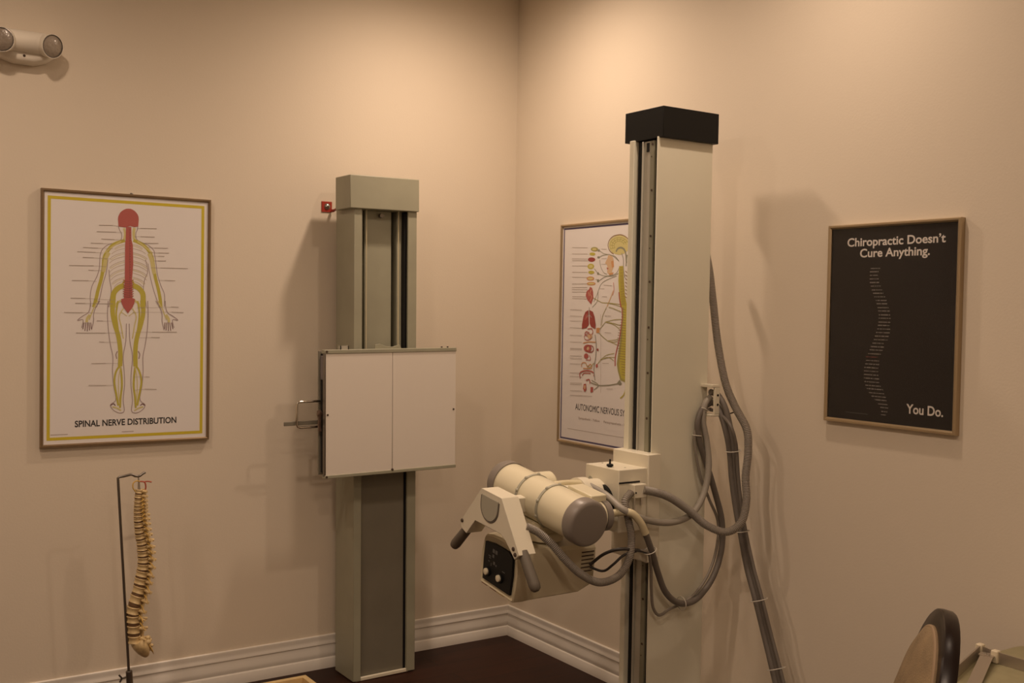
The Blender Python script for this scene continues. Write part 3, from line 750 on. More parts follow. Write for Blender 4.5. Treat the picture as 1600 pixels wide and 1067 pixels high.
# spinal nerve chart on the left wall
LF = lift_left(-1.734, 1.452)
t = thing('framed_chart', 'framed spinal nerve chart with yellow border and red spine figure on left wall', 'chart', (-1.734, 0, 0.987))
picture_frame(t, LF, 0.306, 0.465, M['frame'])
b = MB()
b.prism([(-0.297, -0.456), (0.297, -0.456), (0.297, 0.456), (-0.297, 0.456)], lambda u, v, d: (-1.734 + u, -d, 1.452 + v), 0.004, 0.013)
b.build('print', M['paper'], t, smooth=False)
border(t, LF, 0.0134, -0.284, -0.440, 0.281, 0.440, 0.011, 'ink_border_yellow')
figure('nerve_figure', t, ART_SPINAL, LF, 0.0134)
b = MB()
lettering(b, 'SPINAL NERVE DISTRIBUTION', -0.188, 0.180, -0.395, 0.0235, LF(0.0136), 0.022)
b.build('lettering', M['ink_black'], t, smooth=False)
for a, e in ((-0.27, -0.212), (-0.022, 0.021)):
    MB().ribbon([(a, -0.4195), (e, -0.4195)], 0.0022, LF(0.0136)).build('fine_print', M['ink_label'], t, smooth=False)
MB().cyl((-1.7265, -0.012, 1.9175), (-1.7265, -0.012, 1.922), 0.006, 0.004).build('hanger', M['dark_steel'], t)

# autonomic chart on the right wall, half hidden by the tube stand
AF = lift_right(0.687, 1.414)
t = thing('framed_chart', 'framed autonomic nervous system chart with blue border behind the white column', 'chart', (0, -0.687, 0.946))
picture_frame(t, AF, 0.305, 0.468, M['frame_pale'])
b = MB()
b.prism([(-0.296, -0.459), (0.296, -0.459), (0.296, 0.459), (-0.296, 0.459)], lambda u, v, d: (-d, -(0.687 + u), 1.414 + v), 0.004, 0.013)
b.build('print', M['paper'], t, smooth=False)
border(t, AF, 0.0134, -0.287, -0.452, 0.287, 0.452, 0.007, 'ink_border_blue')
figure('nerve_figure', t, ART_AUTONOMIC, AF, 0.0134)
b = MB()
lettering(b, 'AUTONOMIC NERVOUS SYSTEM', -0.182, 0.205, -0.3195, 0.026, AF(0.0136), 0.0)
b.build('lettering', M['ink_black'], t, smooth=False)
for s_, a, e in (('Sympathetic - Yellow', -0.158, -0.014), ('Parasympathetic - Blue', 0.012, 0.17)):
    b = MB()
    lettering(b, s_, a, e, -0.3575, 0.0095, AF(0.0136), 0.006)
    b.build('lettering', M['ink_label'], t, smooth=False)
b = MB()
b.ribbon([(-0.235, -0.405), (0.25, -0.405)], 0.0014, AF(0.0136))
b.build('rule_line', M['ink_label'], t, smooth=False)

# black slogan poster
RF = lift_right(2.069, 1.487)
t = thing('framed_poster', 'framed black poster with white slogan lettering and a curved column of tiny words', 'poster', (0, -2.069, 1.176))
picture_frame(t, RF, 0.236, 0.311, M['frame_pale'], 0.012, 0.022)
b = MB()
b.prism([(-0.227, -0.302), (0.227, -0.302), (0.227, 0.302), (-0.227, 0.302)], lambda u, v, d: (-d, -(2.069 + u), 1.487 + v), 0.003, 0.012)
b.build('print', M['black_paper'], t, smooth=False)
b = MB()
b.prism([(-0.226, -0.301), (0.226, -0.301), (0.226, 0.301), (-0.226, 0.301)], lambda u, v, d: (-d, -(2.069 + u), 1.487 + v), 0.0135, 0.0155)
b.build('glazing', M['glass'], t, smooth=False)
for s_, a, e, v, h in (('Chiropractic Doesn\u2019t', -0.165, 0.183, 0.242, 0.0265), ('Cure Anything.', -0.116, 0.132, 0.207, 0.0265), ('You Do.', 0.067, 0.191, -0.262, 0.0285)):
    b = MB()
    lettering(b, s_, a, e, v, h, RF(0.0123), 0.021)
    b.build('lettering', M['ink_white'], t, smooth=False)
b = MB()
for i, (a, e, v) in enumerate(SPINE_ROWS):       # rows of unreadably small words
    u = a / 1000
    b = MB()
    h = (0.0027, 0.0031, 0.0023)[i % 3]
    while u < e / 1000 - 0.001:
        w = random.choice((0.0016, 0.002, 0.0026))
        L2 = RF(0.0123)
        v0 = v / 1000
        b.poly([(u, v0 - h / 2), (u + w, v0 - h / 2), (u + w, v0 + h / 2), (u, v0 + h / 2)], L2)
        u += w + (0.0009 if random.random() > 0.2 else 0.0032)
    b.build('word_row', M['ink_dim_red' if i == 25 else 'ink_off_white'], t, smooth=False)
b = MB()
u = -0.155
while u < -0.07:
    w = random.uniform(0.002, 0.005)
    b.poly([(u, -0.2785), (u + w, -0.2785), (u + w, -0.2765), (u, -0.2765)], RF(0.0123))
    u += w + 0.0015
b.build('fine_print', M['ink_dim'], t, smooth=False)

# ------------------------------------------------------------------ emergency light
t = thing('emergency_light', 'white twin head emergency light high on left wall', 'light', (-2.10, 0, 2.41))
prof = [(-0.118, 2.425), (-0.105, 2.448), (0.105, 2.448), (0.118, 2.425), (0.108, 2.385), (0.075, 2.357), (0.035, 2.344), (-0.035, 2.344), (-0.075, 2.357), (-0.108, 2.385)]
b = MB()
rings = []
for d, s in ((0.0, 1.0), (0.030, 1.0), (0.048, 0.93), (0.056, 0.80)):
    rings.append([(-2.10 + u * s, -d, 2.405 + (z - 2.405) * s) for u, z in prof])
b.loft(rings)
body = b.build('housing', M['lamp_body'], t, bevel=0.004)
MB().cyl((-2.165, -0.055, 2.415), (-2.035, -0.055, 2.415), 0.038, seg=32).build('cross_tube', M['lamp_body'], t, bevel=0.004)
MB().cyl((-2.104, -0.050, 2.3685), (-2.104, -0.058, 2.366), 0.0045, seg=12).build('test_button', M['seam'], body)
for s in (-1, 1):
    c = Vector((-2.10 + s * 0.072, -0.075, 2.408))
    d = Vector((s * 0.42, -0.88, -0.16)).normalized()
    h = MB().lathe(c - d * 0.035, d, [(0, 0.022), (0.006, 0.032), (0.02, 0.038), (0.052, 0.042), (0.058, 0.042), (0.058, 0.039), (0.05, 0.036)], 32).build('lamp_head', M['lamp_body'], t)
    MB().lathe(c - d * 0.035, d, [(0.045, 0.0375), (0.056, 0.0365), (0.062, 0.026), (0.064, 0.01)], 32).build('lens', M['lens'], h)
    MB().ring(c + d * 0.0225, d, 0.0385, 0.0016).build('rim', M['dark_steel'], h)

# ------------------------------------------------------------------ wall stand with the film holder
LEAN = math.radians(0.65)
PIV = Vector((-0.762, -0.2, 0.0))


def lean(p):
    q = Vector(p) - PIV
    c, s = math.cos(LEAN), math.sin(LEAN)
    return PIV + Vector((q.x * c - q.z * s, q.y, q.x * s + q.z * c))


t = thing('x_ray_wall_stand', 'grey green wall stand with white square film holder on its column', 'x-ray stand', (-0.762, -0.15, 0))
XL, XR, YF, YB = -0.902, -0.621, -0.235, -0.062
b = MB(lean)
b.loft([[(x, y, z) for x, y in ((XL, YB), (XR, YB), (XR, YF), (XR - 0.040, YF), (XR - 0.040, YF + 0.012), (XR - 0.012, YF + 0.012),
                                (XR - 0.012, YB - 0.012), (XL + 0.012, YB - 0.012), (XL + 0.012, YF + 0.012), (XL + 0.034, YF + 0.012), (XL + 0.034, YF), (XL, YF))] for z in (0.004, 1.94)])
b.build('column', M['grey_green'], t, bevel=0.002)
MB(lean).box((XL - 0.024, YB - 0.045, 1.905), (XR + 0.004, YF - 0.012, 2.037)).build('cap', M['grey_green'], t, bevel=0.003)
b = MB(lean)
for x in (XL + 0.046, XR - 0.058):
    b.box((x - 0.010, YF + 0.045, 0.86), (x + 0.012, YB - 0.02, 1.905))
build_each(b, 'guide_channel', M['grey_green'], t, bevel=0.002)
MB(lean).box((XL + 0.070, YF + 0.052, 0.86), (XR - 0.090, YB - 0.02, 1.905)).build('counterweight_cover', M['grey_green'], t, bevel=0.003)
MB(lean).box((XL + 0.022, YF + 0.016, 0.012), (XR - 0.048, YF + 0.022, 0.86)).build('lower_panel', M['grey_green_dark'], t, bevel=0.001)
MB(lean).box((XR - 0.046, YF + 0.020, 0.012), (XR - 0.0125, YF + 0.09, 1.9)).build('slot_shade', M['gap_shade'], t)  # solid black strip painting the shade within the column's slot
MB(lean).box((XL + 0.012, YF + 0.001, 0.002), (XR - 0.030, YF + 0.014, 0.016)).build('bottom_lip', M['cream'], t, bevel=0.002)
for x in (XL + 0.066, XR - 0.070):
    MB(lean).cyl((x, YF + 0.028, 1.34), (x, YF + 0.028, 1.905), 0.0021, seg=8).build('lifting_cable', M['sleeve'], t)
MB(lean).cyl((-0.765, YF + 0.03, 1.885), (-0.765, YF + 0.045, 1.885), 0.009).build('pulley_pin', M['dark_steel'], t)
# film holder
BX0, BX1, BZ0, BZ1, BY = -1.065, -0.4875, 0.858, 1.347, -0.330
b = MB(lean)
b.box((BX0 + 0.004, BY + 0.012, BZ0 + 0.006), (BX1, BY + 0.024, BZ1 - 0.006))
b.box((BX0 + 0.004, BY + 0.074, BZ0 + 0.002), (BX1, BY + 0.086, BZ1 - 0.004))
b.box((BX1 - 0.03, BY + 0.014, BZ0 + 0.006), (BX1, BY + 0.084, BZ1 - 0.006))
b.box((-0.87, BY + 0.080, 0.95), (-0.65, YF + 0.004, 1.25))
b.box((BX0 + 0.03, BY + 0.014, BZ1 - 0.014), (BX1 - 0.02, BY + 0.084, BZ1 - 0.006))
holder = b.build('film_holder', M['grey_green_dark'], t, bevel=0.002)
MB(lean).box((BX0 + 0.012, BY + 0.022, BZ0 + 0.012), (BX1 - 0.03, BY + 0.076, BZ1 - 0.014)).build('film_slot', M['gap_shade'], holder)
MB(lean).box((BX0 + 0.0075, BY + 0.026, BZ1 - 0.115), (BX0 + 0.04, BY + 0.070, BZ1 - 0.022)).build('film_cassette', M['cassette'], holder, bevel=0.002)
XS = -0.7785
MB(lean).box((BX0, BY, BZ0 + 0.006), (XS - 0.001, BY + 0.013, BZ1 - 0.010)).build('front_panel', M['white_panel'], t, bevel=0.001)
MB(lean).box((XS + 0.001, BY, BZ0 + 0.006), (BX1, BY + 0.013, BZ1 - 0.010)).build('front_panel', M['white_panel'], t, bevel=0.001)
MB(lean).box((XS - 0.004, BY + 0.004, BZ0 + 0.008), (XS + 0.004, BY + 0.0135, BZ1 - 0.012)).build('panel_seam', M['seam'], t)
MB(lean).box((BX0 - 0.006, BY - 0.003, BZ1 - 0.012), (BX1 + 0.002, BY + 0.026, BZ1 + 0.003)).build('top_rail', M['grey_green'], t, bevel=0.002)
MB(lean).box((BX0 - 0.004, BY - 0.003, BZ0 - 0.004), (BX1 + 0.002, BY + 0.026, BZ0 + 0.009)).build('bottom_rail', M['grey_green'], t, bevel=0.002)
MB(lean).box((BX0 - 0.005, BY - 0.001, BZ0 + 0.004), (BX0 + 0.0005, BY + 0.016, BZ1 - 0.008)).build('side_strip', M['dark_steel'], t, bevel=0.001)
b = MB(lean)
for x, z in ((BX0 + 0.008, 1.100), (BX1 - 0.010, 1.096)):
    b.cyl((x, BY - 0.0015, z), (x, BY + 0.003, z), 0.0042, seg=12)
for x, z in ((BX0 + 0.003, BZ1 - 0.004), (BX0 + 0.003, BZ0 + 0.003), (XS - 0.001, BZ0 + 0.010)):
    b.cyl((x, BY - 0.0045, z), (x, BY + 0.003, z), 0.0048, seg=12)
build_each(b, 'panel_screw', M['seam'], t)
# small plastic pieces on the top rail
b = MB(lean)
b.box((-1.003, BY + 0.004, BZ1 + 0.003), (-0.967, BY + 0.007, BZ1 + 0.018))
b.box((-1.003, BY + 0.004, BZ1 + 0.003), (-0.999, BY + 0.024, BZ1 + 0.018))
b.box((-0.971, BY + 0.004, BZ1 + 0.003), (-0.967, BY + 0.024, BZ1 + 0.018))
b.build('plastic_clip', M['clear'], t)
b = MB(lean)
b.prism([(-0.845, 0.0), (-0.725, 0.0), (-0.735, 0.016), (-0.765, 0.008), (-0.795, 0.010), (-0.822, 0.020), (-0.843, 0.017)],
        lambda u, v, d: (u, d, BZ1 + 0.002 + v), BY + 0.026, BY + 0.031)
b.build('lock_bracket', M['grey_green'], t, bevel=0.001)
b = MB(lean)
for x in (-0.548, -0.520):
    b.cyl((x, BY + 0.012, BZ1), (x, BY + 0.012, BZ1 + 0.008), 0.004, seg=10)
build_each(b, 'rail_peg', M['seam'], t)
# handle, locking bar and lever on the left side
HY = BY + 0.066
pts = [(BX0 + 0.006, HY, 1.149), (-1.142, HY, 1.1490), (-1.152, HY, 1.1465), (-1.156, HY, 1.138), (-1.156, HY, 1.062), (-1.152, HY, 1.053), (-1.142, HY, 1.0495), (BX0 + 0.006, HY, 1.0495)]
MB(lean).tube(pts, 0.0048, 12).build('pull_handle', M['chrome'], t)
MB(lean).box((-1.205, BY + 0.07, 1.058), (BX0 + 0.03, BY + 0.076, 1.074)).build('locking_bar', M['grey_green_dark'], t, bevel=0.002)
b = MB(lean)
b.prism([(-0.010, 0.022), (0.002, 0.030), (0.016, 0.024), (0.018, 0.008), (0.008, -0.006), (0.012, -0.030), (0.006, -0.055), (-0.006, -0.055), (-0.002, -0.030), (-0.006, 0.0)],
        lambda u, v, d: (BX0 - 0.012 + d, BY + 0.040 + u, 1.088 + v), 0.0, 0.010)
b.cyl((BX0 - 0.016, BY + 0.042, 1.100), (BX0 + 0.004, BY + 0.042, 1.100), 0.008, seg=14)
b.build('locking_lever', M['rust'], t, bevel=0.0015)
# red wall bracket with its bolt
b = MB()
b.box((-0.962, 0, 1.903), (-0.917, -0.004, 1.946))
b.box((-0.921, 0, 1.903), (-0.917, -0.030, 1.914))
b.bar((-0.919, -0.010, 1.906), (-0.919, -0.07, 1.915), 0.012, 0.005)
b.box((-0.921, -0.066, 1.858), (-0.906, -0.071, 1.918))
br = b.build('wall_bracket', M['red_paint'], t)
b = MB()
b.lathe((-0.938, -0.004, 1.926), (0, -1, 0), [(0, 0.013), (0.002, 0.013), (0.002, 0.010), (0.006, 0.009), (0.009, 0.005)], 20)
b.build('bolt', M['steel'], br)

# ------------------------------------------------------------------ the tube stand
t = thing('x_ray_tube_stand', 'tall off white column with black cap carrying a cream x-ray tube and hanging cables', 'x-ray machine', (-0.30, -1.39, 0))
CX0, CX1, CY0, CY1 = -0.418, -0.171, -1.459, -1.316
b = MB()
b.loft([[(x, y, z) for x, y in ((CX0, CY0), (CX1, CY0), (CX1, CY1), (CX0, CY1), (CX0, CY1 - 0.024), (CX0 + 0.045, CY1 - 0.024),
                                (CX0 + 0.045, CY0 + 0.004), (CX0, CY0 + 0.004))] for z in (0.012, 2.089)])
col = b.build('column', M['white_cream'], t, bevel=0.0018)
MB().box((CX0 + 0.018, CY1 - 0.026, 0.02), (CX0 + 0.046, CY0 + 0.0035, 2.084)).build('channel_shade', M['gap_shade'], col)  # black block inside the channel, its deep shade put in as colour
b = MB()
b.box((CX0 + 0.012, -1.3715, 0.02), (CX0 + 0.030, -1.4105, 2.08))
b.box((CX0 + 0.006, -1.3735, 0.02), (CX0 + 0.012, -1.379, 2.08))
rail = b.build('guide_rail', M['rail'], t, bevel=0.001)
MB().box((CX0 + 0.010, -1.4105, 0.02), (CX0 + 0.030, -1.4315, 2.08)).build('rail_strip', M['rail_strip'], rail, bevel=0.001)
b = MB()
z = 0.25
while z < 2.07:
    b.cyl((CX0 + 0.0085, -1.422, z), (CX0 + 0.0115, -1.422, z), 0.0042, seg=12)
    if int(z * 100) % 2 == 0:
        b.cyl((CX0 + 0.009, -1.418, z - 0.04), (CX0 + 0.0115, -1.418, z - 0.04), 0.0022, seg=10)
    z += 0.1515
build_each(b, 'rail_bolt', M['seam'], rail)
b = MB()
b.box((CX0 + 0.010, -1.392, 2.045), (CX0 + 0.014, -1.404, 2.075))
b.build('cable_guide', M['black'], t)
MB().box((-0.412, -1.477, 2.0855), (-0.163, -1.283, 2.187)).build('cap', M['black'], t, bevel=0.0015)
MB().box((-0.47, -1.56, 0.0), (-0.12, -1.22, 0.014)).build('foot_plate', M['white_cream'], t, bevel=0.002)
# carriage and cross arm housing
b = MB()
b.loft([[(x, -1.297, z) for x, z in ((-0.394, 0.706), (-0.394, 1.0475), (-0.448, 1.0465), (-0.448, 0.690), (-0.415, 0.690))],
        [(x, -1.481, z) for x, z in ((-0.394, 0.706), (-0.394, 1.0475), (-0.448, 1.0465), (-0.448, 0.690), (-0.415, 0.690))]])
car = b.build('carriage', M['cream'], t, bevel=0.003)
arm = MB().box((-0.565, -1.474, 0.800), (-0.447, -1.299, 1.003)).build('arm_housing', M['cream'], t, bevel=0.0022)
b = MB()
b.lathe((-0.545, -1.402, 1.002), (0, 0, 1), [(0, 0.007), (0.003, 0.0075), (0.004, 0.011), (0.009, 0.0115), (0.011, 0.009), (0.011, 0.0035), (0.026, 0.003), (0.027, 0.001)], 20)
b.build('lock_knob', M['black'], arm)
b = MB()
for p in ((-0.509, -1.318, 1.0025), (-0.509, -1.436, 1.0025)):
    b.cyl(p, Vector(p) + Vector((0, 0, 0.0015)), 0.0035, seg=10)
b.cyl((-0.5645, -1.327, 0.955), (-0.5675, -1.327, 0.955), 0.0105, seg=18)
build_each(b, 'screw', M['dial'], arm)
b = MB()
b.box((-0.565, -1.4745, 0.958), (-0.478, -1.4755, 0.9635))
b.build('clamp_slot', M['gap_shade'], arm)
clamp = MB().box((-0.526, -1.505, 0.913), (-0.473, -1.473, 0.957)).build('hose_clamp', M['cream'], t, bevel=0.002)
b = MB()
for x, z in ((-0.519, 0.931), (-0.481, 0.935)):
    b.cyl((x, -1.5045, z), (x, -1.5065, z), 0.003, seg=10)
build_each(b, 'clamp_screw', M['black'], clamp)
b = MB()
b.bar((-0.51, -1.486, 0.913), (-0.51, -1.486, 0.87), 0.006, 0.006, (1, 0, 0))
b.bar((-0.48, -1.486, 0.913), (-0.48, -1.486, 0.885), 0.006, 0.006, (1, 0, 0))
build_each(b, 'clamp_bolt', M['steel'], clamp)

# the tilting head: local frame x, t along the tube (away from the camera side), n upward
TC = Vector((-0.78, -1.365, 0.904))
TH = math.radians(8.0)


def tilt(p):
    c, s = math.cos(TH), math.sin(TH)
    return Vector((p[0], TC.y + p[1] * c - p[2] * s, TC.z + p[1] * s + p[2] * c))


b = MB()
b.lathe((-0.564, -1.390, 0.886), (-1, 0, 0), [(0, 0.063), (0.012, 0.063), (0.014, 0.057), (0.014, 0.045)], 40)
b.build('swivel_ring', M['black'], t)
b = MB(tilt)
b.lathe((-0.566, 0, 0), (-1, 0, 0), [(0, 0.058), (0.05, 0.058), (0.052, 0.066), (0.085, 0.066), (0.088, 0.05), (0.17, 0.048)], 36)
b.build('swivel_hub', M['cream'], t)
R = 0.069
tube = MB(tilt).lathe((-0.78, -0.208, 0), (0, 1, 0), [(0, R - 0.002), (0.002, R), (0.414, R), (0.416, R - 0.002)], 56).build('tube_housing', M['tube_cream'], t)
for s in (-1, 1):
    MB(tilt).lathe((-0.78, s * 0.196, 0), (0, s, 0), [(0, R), (0, R + 0.0042), (0.032, R + 0.0038), (0.039, R + 0.001), (0.0425, R - 0.004), (0.0435, R - 0.010), (0.0435, 0.01)], 56).build('end_cap', M['cap_grey'], tube)
for tt in (-0.055, 0.062):
    b = MB(tilt)
    b.lathe((-0.78, tt - 0.005, 0), (0, 1, 0), [(0, R - 0.001), (0.0, R + 0.003), (0.010, R + 0.003), (0.010, R - 0.001)], 56)
    for a in range(0, 360, 40):
        e = Vector((math.cos(math.radians(a)), 0, math.sin(math.radians(a))))
        c = Vector((-0.78, tt, 0)) + e * (R + 0.002)
        b.lathe(c, e, [(0, 0.0055), (0.003, 0.0055), (0.0055, 0.003)], 12)
    b.build('clamp_band', M['dial'], tube)
MB(tilt).box((-0.716, -0.155, 0.036), (-0.655, -0.03, 0.058)).build('mount_plate', M['tube_cream'], tube, bevel=0.003)
b = MB(tilt)
b.lathe((-0.73, -0.150, -0.010), (1, 0, 0), [(0, 0.046), (0.055, 0.046), (0.060, 0.041)], 36)
horn = b.build('cable_terminal', M['tube_cream'], tube)
b = MB(tilt)
b.lathe((-0.672, -0.150, -0.010), (1, 0, 0), [(0, 0.049), (0.020, 0.049), (0.024, 0.044), (0.024, 0.02)], 36)
b.build('terminal_ring', M['cap_grey'], tube)
b = MB(tilt)
b.lathe((-0.73, 0.130, 0.010), (1, 0, 0), [(0, 0.044), (0.06, 0.044), (0.07, 0.035)], 32)
b.build('cable_terminal', M['tube_cream'], tube)
# collimator under the tube
b = MB(tilt)
b.lathe((-0.78, 0, -0.058), (0, 0, -1), [(0, 0.056), (0.03, 0.056), (0.032, 0.070), (0.055, 0.072)], 40)
b.build('collimator_neck', M['coll_cream'], t)
b = MB(tilt)
b.lathe((-0.78, 0, -0.090), (0, 0, -1), [(0, 0.064), (0.012, 0.064)], 40)
b.build('neck_gap', M['gap_shade'], t)


def coll_ring(x, tw, n0, n1, bulge):
    P = []
    for u, v in ((-1, 0.02), (-1.0 - bulge, 0.35), (-1.0 - bulge, 0.62), (-0.97, 0.93), (-0.86, 1.0), (-0.5, 1.02 + bulge * 0.4), (0, 1.03 + bulge * 0.6),
                 (0.5, 1.02 + bulge * 0.4), (0.86, 1.0), (0.97, 0.93), (1.0 + bulge, 0.62), (1.0 + bulge, 0.35), (1, 0.02), (0.97, 0.0), (-0.97, 0.0)):
        P.append((x, u * tw, n0 + (n1 - n0) * v))
    return P


b = MB(tilt)
b.loft([coll_ring(-0.928, 0.086, -0.273, -0.132, 0.05), coll_ring(-0.934, 0.092, -0.279, -0.124, 0.07), coll_ring(-0.930, 0.095, -0.283, -0.119, 0.08), coll_ring(-0.90, 0.097, -0.284, -0.117, 0.05), coll_ring(-0.875, 0.094, -0.284, -0.120, 0.03),
        coll_ring(-0.84, 0.092, -0.284, -0.124, 0.02), coll_ring(-0.675, 0.090, -0.284, -0.130, 0.0), coll_ring(-0.622, 0.089, -0.262, -0.132, 0.0), coll_ring(-0.618, 0.086, -0.258, -0.135, 0.0)])
coll = b.build('collimator', M['coll_cream'], t)
b = MB(tilt)
b.loft([[(x, u, v) for u, v in ((-0.079, -0.265), (0.079, -0.265), (0.083, -0.20), (0.081, -0.142), (0.03, -0.134), (-0.05, -0.133), (-0.079, -0.150), (-0.083, -0.20))] for x in (-0.926, -0.9365)])
b.build('control_panel', M['black'], coll, bevel=0.001)
for u, v in ((0.050, -0.232), (-0.022, -0.229)):
    MB(tilt).lathe((-0.9345, u, v), (-1, 0, 0), [(0, 0.016), (0.007, 0.0155), (0.008, 0.0125)], 28).build('knob_base', M['black'], coll)
    MB(tilt).lathe((-0.945, u, v), (-1, 0, 0), [(-0.006, 0.011), (0.003, 0.0105), (0.004, 0.009)], 28).build('control_knob', M['knob_cream'], coll)
b = MB(tilt)
for u, v, w, h in ((0.028, -0.158, 0.012, 0.012), (0.012, -0.158, 0.012, 0.012), (0.028, -0.175, 0.010, 0.010), (0.048, -0.180, 0.014, 0.003), (0.046, -0.186, 0.010, 0.003),
                   (0.020, -0.196, 0.010, 0.010), (0.036, -0.205, 0.003, 0.010), (0.008, -0.200, 0.006, 0.006), (-0.036, -0.205, 0.016, 0.0025), (0.050, -0.198, 0.008, 0.003)):
    b.box((-0.9362, u - w / 2, v - h / 2), (-0.9368, u + w / 2, v + h / 2))
build_each(b, 'panel_mark', M['faint'], coll)
b = MB(tilt)
b.box((-0.931, 0.058, -0.2845), (-0.921, 0.090, -0.279))
b.box((-0.931, 0.004, -0.2845), (-0.921, 0.040, -0.279))
build_each(b, 'warning_label', M['warn'], coll)
MB(tilt).box((-0.931, -0.040, -0.2845), (-0.921, 0.002, -0.279)).build('yellow_label', M['warn_yellow'], coll)
b = MB(tilt)
for k in range(6):
    n = -0.150 - k * 0.0128
    b.box((-0.676 + (0.006 if k == 5 else 0), -0.088, n), (-0.628, -0.0912, n - 0.0036))
build_each(b, 'vent_slot', M['seam'], coll)
# handle bracket in front of the tube
PX = -0.980
out = [(0.066, 0.040), (-0.050, 0.042), (-0.170, -0.099), (-0.150, -0.119), (-0.094, -0.080), (-0.064, -0.067), (0.086, -0.072), (0.130, -0.129), (0.166, -0.120), (0.174, -0.102)]
b = MB(tilt)
# sheet front with a folded flange around it
th = 0.0028
for seg_ in (out,):
    b.prism(seg_, lambda u, v, d: (PX + d, u, v), 0.0, th)
cx_, cy_ = 0.0, -0.035
n_ = len(out)
for i in range(n_):
    if i in (2, 7):
        pass
    p, q = Vector(out[i]), Vector(out[(i + 1) % n_])
    d = (q - p).normalized()
    nrm = Vector((-d.y, d.x)) * th
    dep = 0.062 if i in (9, 0, 1) else (0.058 if i in (5, 6) else 0.030)
    if i in (3, 4):
        dep = 0.058
    b.loft([[(PX, *p), (PX + dep, *p), (PX + dep, *(p + nrm)), (PX, *(p + nrm))], [(PX, *q), (PX + dep, *q), (PX + dep, *(q + nrm)), (PX, *(q + nrm))]])
hb = b.build('handle_bracket', M['cream'], t, bevel=0.0012)
MB(tilt).box((PX + 0.03, 0.010, -0.035), (-0.84, 0.045, 0.015)).build('bracket_mount', M['cream'], hb, bevel=0.003)
b = MB(tilt)
dial = [(0.056, 0.026)] + [(0.009 + 0.047 * math.cos(math.radians(a)), -0.002 + 0.046 * math.sin(math.radians(a))) for a in range(0, -181, -12)] + [(-0.038, 0.026)]
b.prism(dial, lambda u, v, d: (PX - d, u, v), 0.0, 0.0035)
b.build('dial', M['dial'], hb, bevel=0.001)
b = MB(tilt)
ringp = [Vector((PX - 0.001, u * 1.0, v)) for u, v in [(0.009 + 0.050 * math.cos(math.radians(a)), -0.002 + 0.049 * math.sin(math.radians(a))) for a in range(0, -181, -10)]]
b.tube([Vector((PX - 0.001, 0.059, 0.022))] + ringp + [Vector((PX - 0.001, -0.041, 0.022))], 0.0022, 8)
b.build('dial_groove', M['grip'], hb)
for g, (p, q) in enumerate((((0.146, -0.106), (0.236, -0.206)), ((-0.152, -0.096), (-0.240, -0.186)))):
    p3, q3 = Vector((PX + 0.026, *p)), Vector((PX + 0.026, *q))
    if g == 0:
        q3 = Vector((PX + 0.026, 0.240, -0.212))
    d = (q3 - p3).normalized()
    Lg = (q3 - p3).length
    MB(tilt).lathe(p3, d, [(0, 0.0150), (0.02, 0.0165), (Lg - 0.02, 0.0178), (Lg - 0.006, 0.0155), (Lg, 0.009)], 24).build('grip', M['grip'], hb)
b = MB(tilt)
for u, v in ((-0.140, -0.088), (-0.152, -0.102), (0.160, -0.095)):
    b.lathe((PX - 0.0005, u, v), (-1, 0, 0), [(0, 0.0065), (0.003, 0.006), (0.005, 0.003)], 12)
build_each(b, 'bracket_screw', M['seam'], hb)

# cables
CABLES = {}

CABLES['HOSE_LOOP'] = [(-0.922, -1.47, 0.856), (-0.886, -1.48, 0.837), (-0.851, -1.5, 0.804), (-0.811, -1.52, 0.754), (-0.754, -1.53, 0.702), (-0.686, -1.54, 0.67), (-0.62, -1.55, 0.686), (-0.58, -1.55, 0.734), (-0.563, -1.54, 0.797), (-0.563, -1.52, 0.859), (-0.567, -1.51, 0.909), (-0.535, -1.503, 0.936)]

CABLES['HOSE_WALL'] = [(-0.487, -1.503, 0.939), (-0.405, -1.52, 0.916), (-0.315, -1.53, 0.863), (-0.25, -1.555, 0.808), (-0.21, -1.604, 0.792), (-0.17, -1.627, 0.82), (-0.14, -1.622, 0.887), (-0.13, -1.607, 0.969), (-0.12, -1.606, 1.054), (-0.12, -1.598, 1.124), (-0.12, -1.545, 1.193), (-0.12, -1.498, 1.265), (-0.12, -1.454, 1.401), (-0.12, -1.424, 1.556), (-0.12, -1.401, 1.667), (-0.11, -1.355, 1.781)]
CABLES['SLEEVE_A'] = [(-0.74, -1.312, 0.936), (-0.73, -1.355, 0.952), (-0.68, -1.37, 0.955), (-0.625, -1.394, 0.95)]

CABLES['CABLE_A'] = [(-0.63, -1.394, 0.95), (-0.6, -1.447, 0.925), (-0.596, -1.54, 0.888), (-0.494, -1.53, 0.846), (-0.375, -1.52, 0.825), (-0.275, -1.51, 0.844), (-0.215, -1.5, 0.906), (-0.192, -1.495, 0.991), (-0.194, -1.485, 1.077), (-0.21, -1.48, 1.153), (-0.202, -1.48, 1.203), (-0.169, -1.478, 1.232)]
CABLES['SLEEVE_B'] = [(-0.652, -1.517, 0.871), (-0.61, -1.516, 0.877), (-0.578, -1.55, 0.88), (-0.547, -1.56, 0.85), (-0.522, -1.56, 0.809)]

CABLES['CABLE_B'] = [(-0.524, -1.56, 0.813), (-0.487, -1.55, 0.75), (-0.44, -1.53, 0.668), (-0.396, -1.52, 0.597), (-0.33, -1.51, 0.55), (-0.248, -1.5, 0.545), (-0.165, -1.495, 0.605), (-0.118, -1.49, 0.698), (-0.118, -1.49, 0.797), (-0.152, -1.487, 0.903), (-0.19, -1.48, 1.006), (-0.222, -1.48, 1.078), (-0.233, -1.48, 1.143), (-0.209, -1.478, 1.19), (-0.168, -1.478, 1.21)]

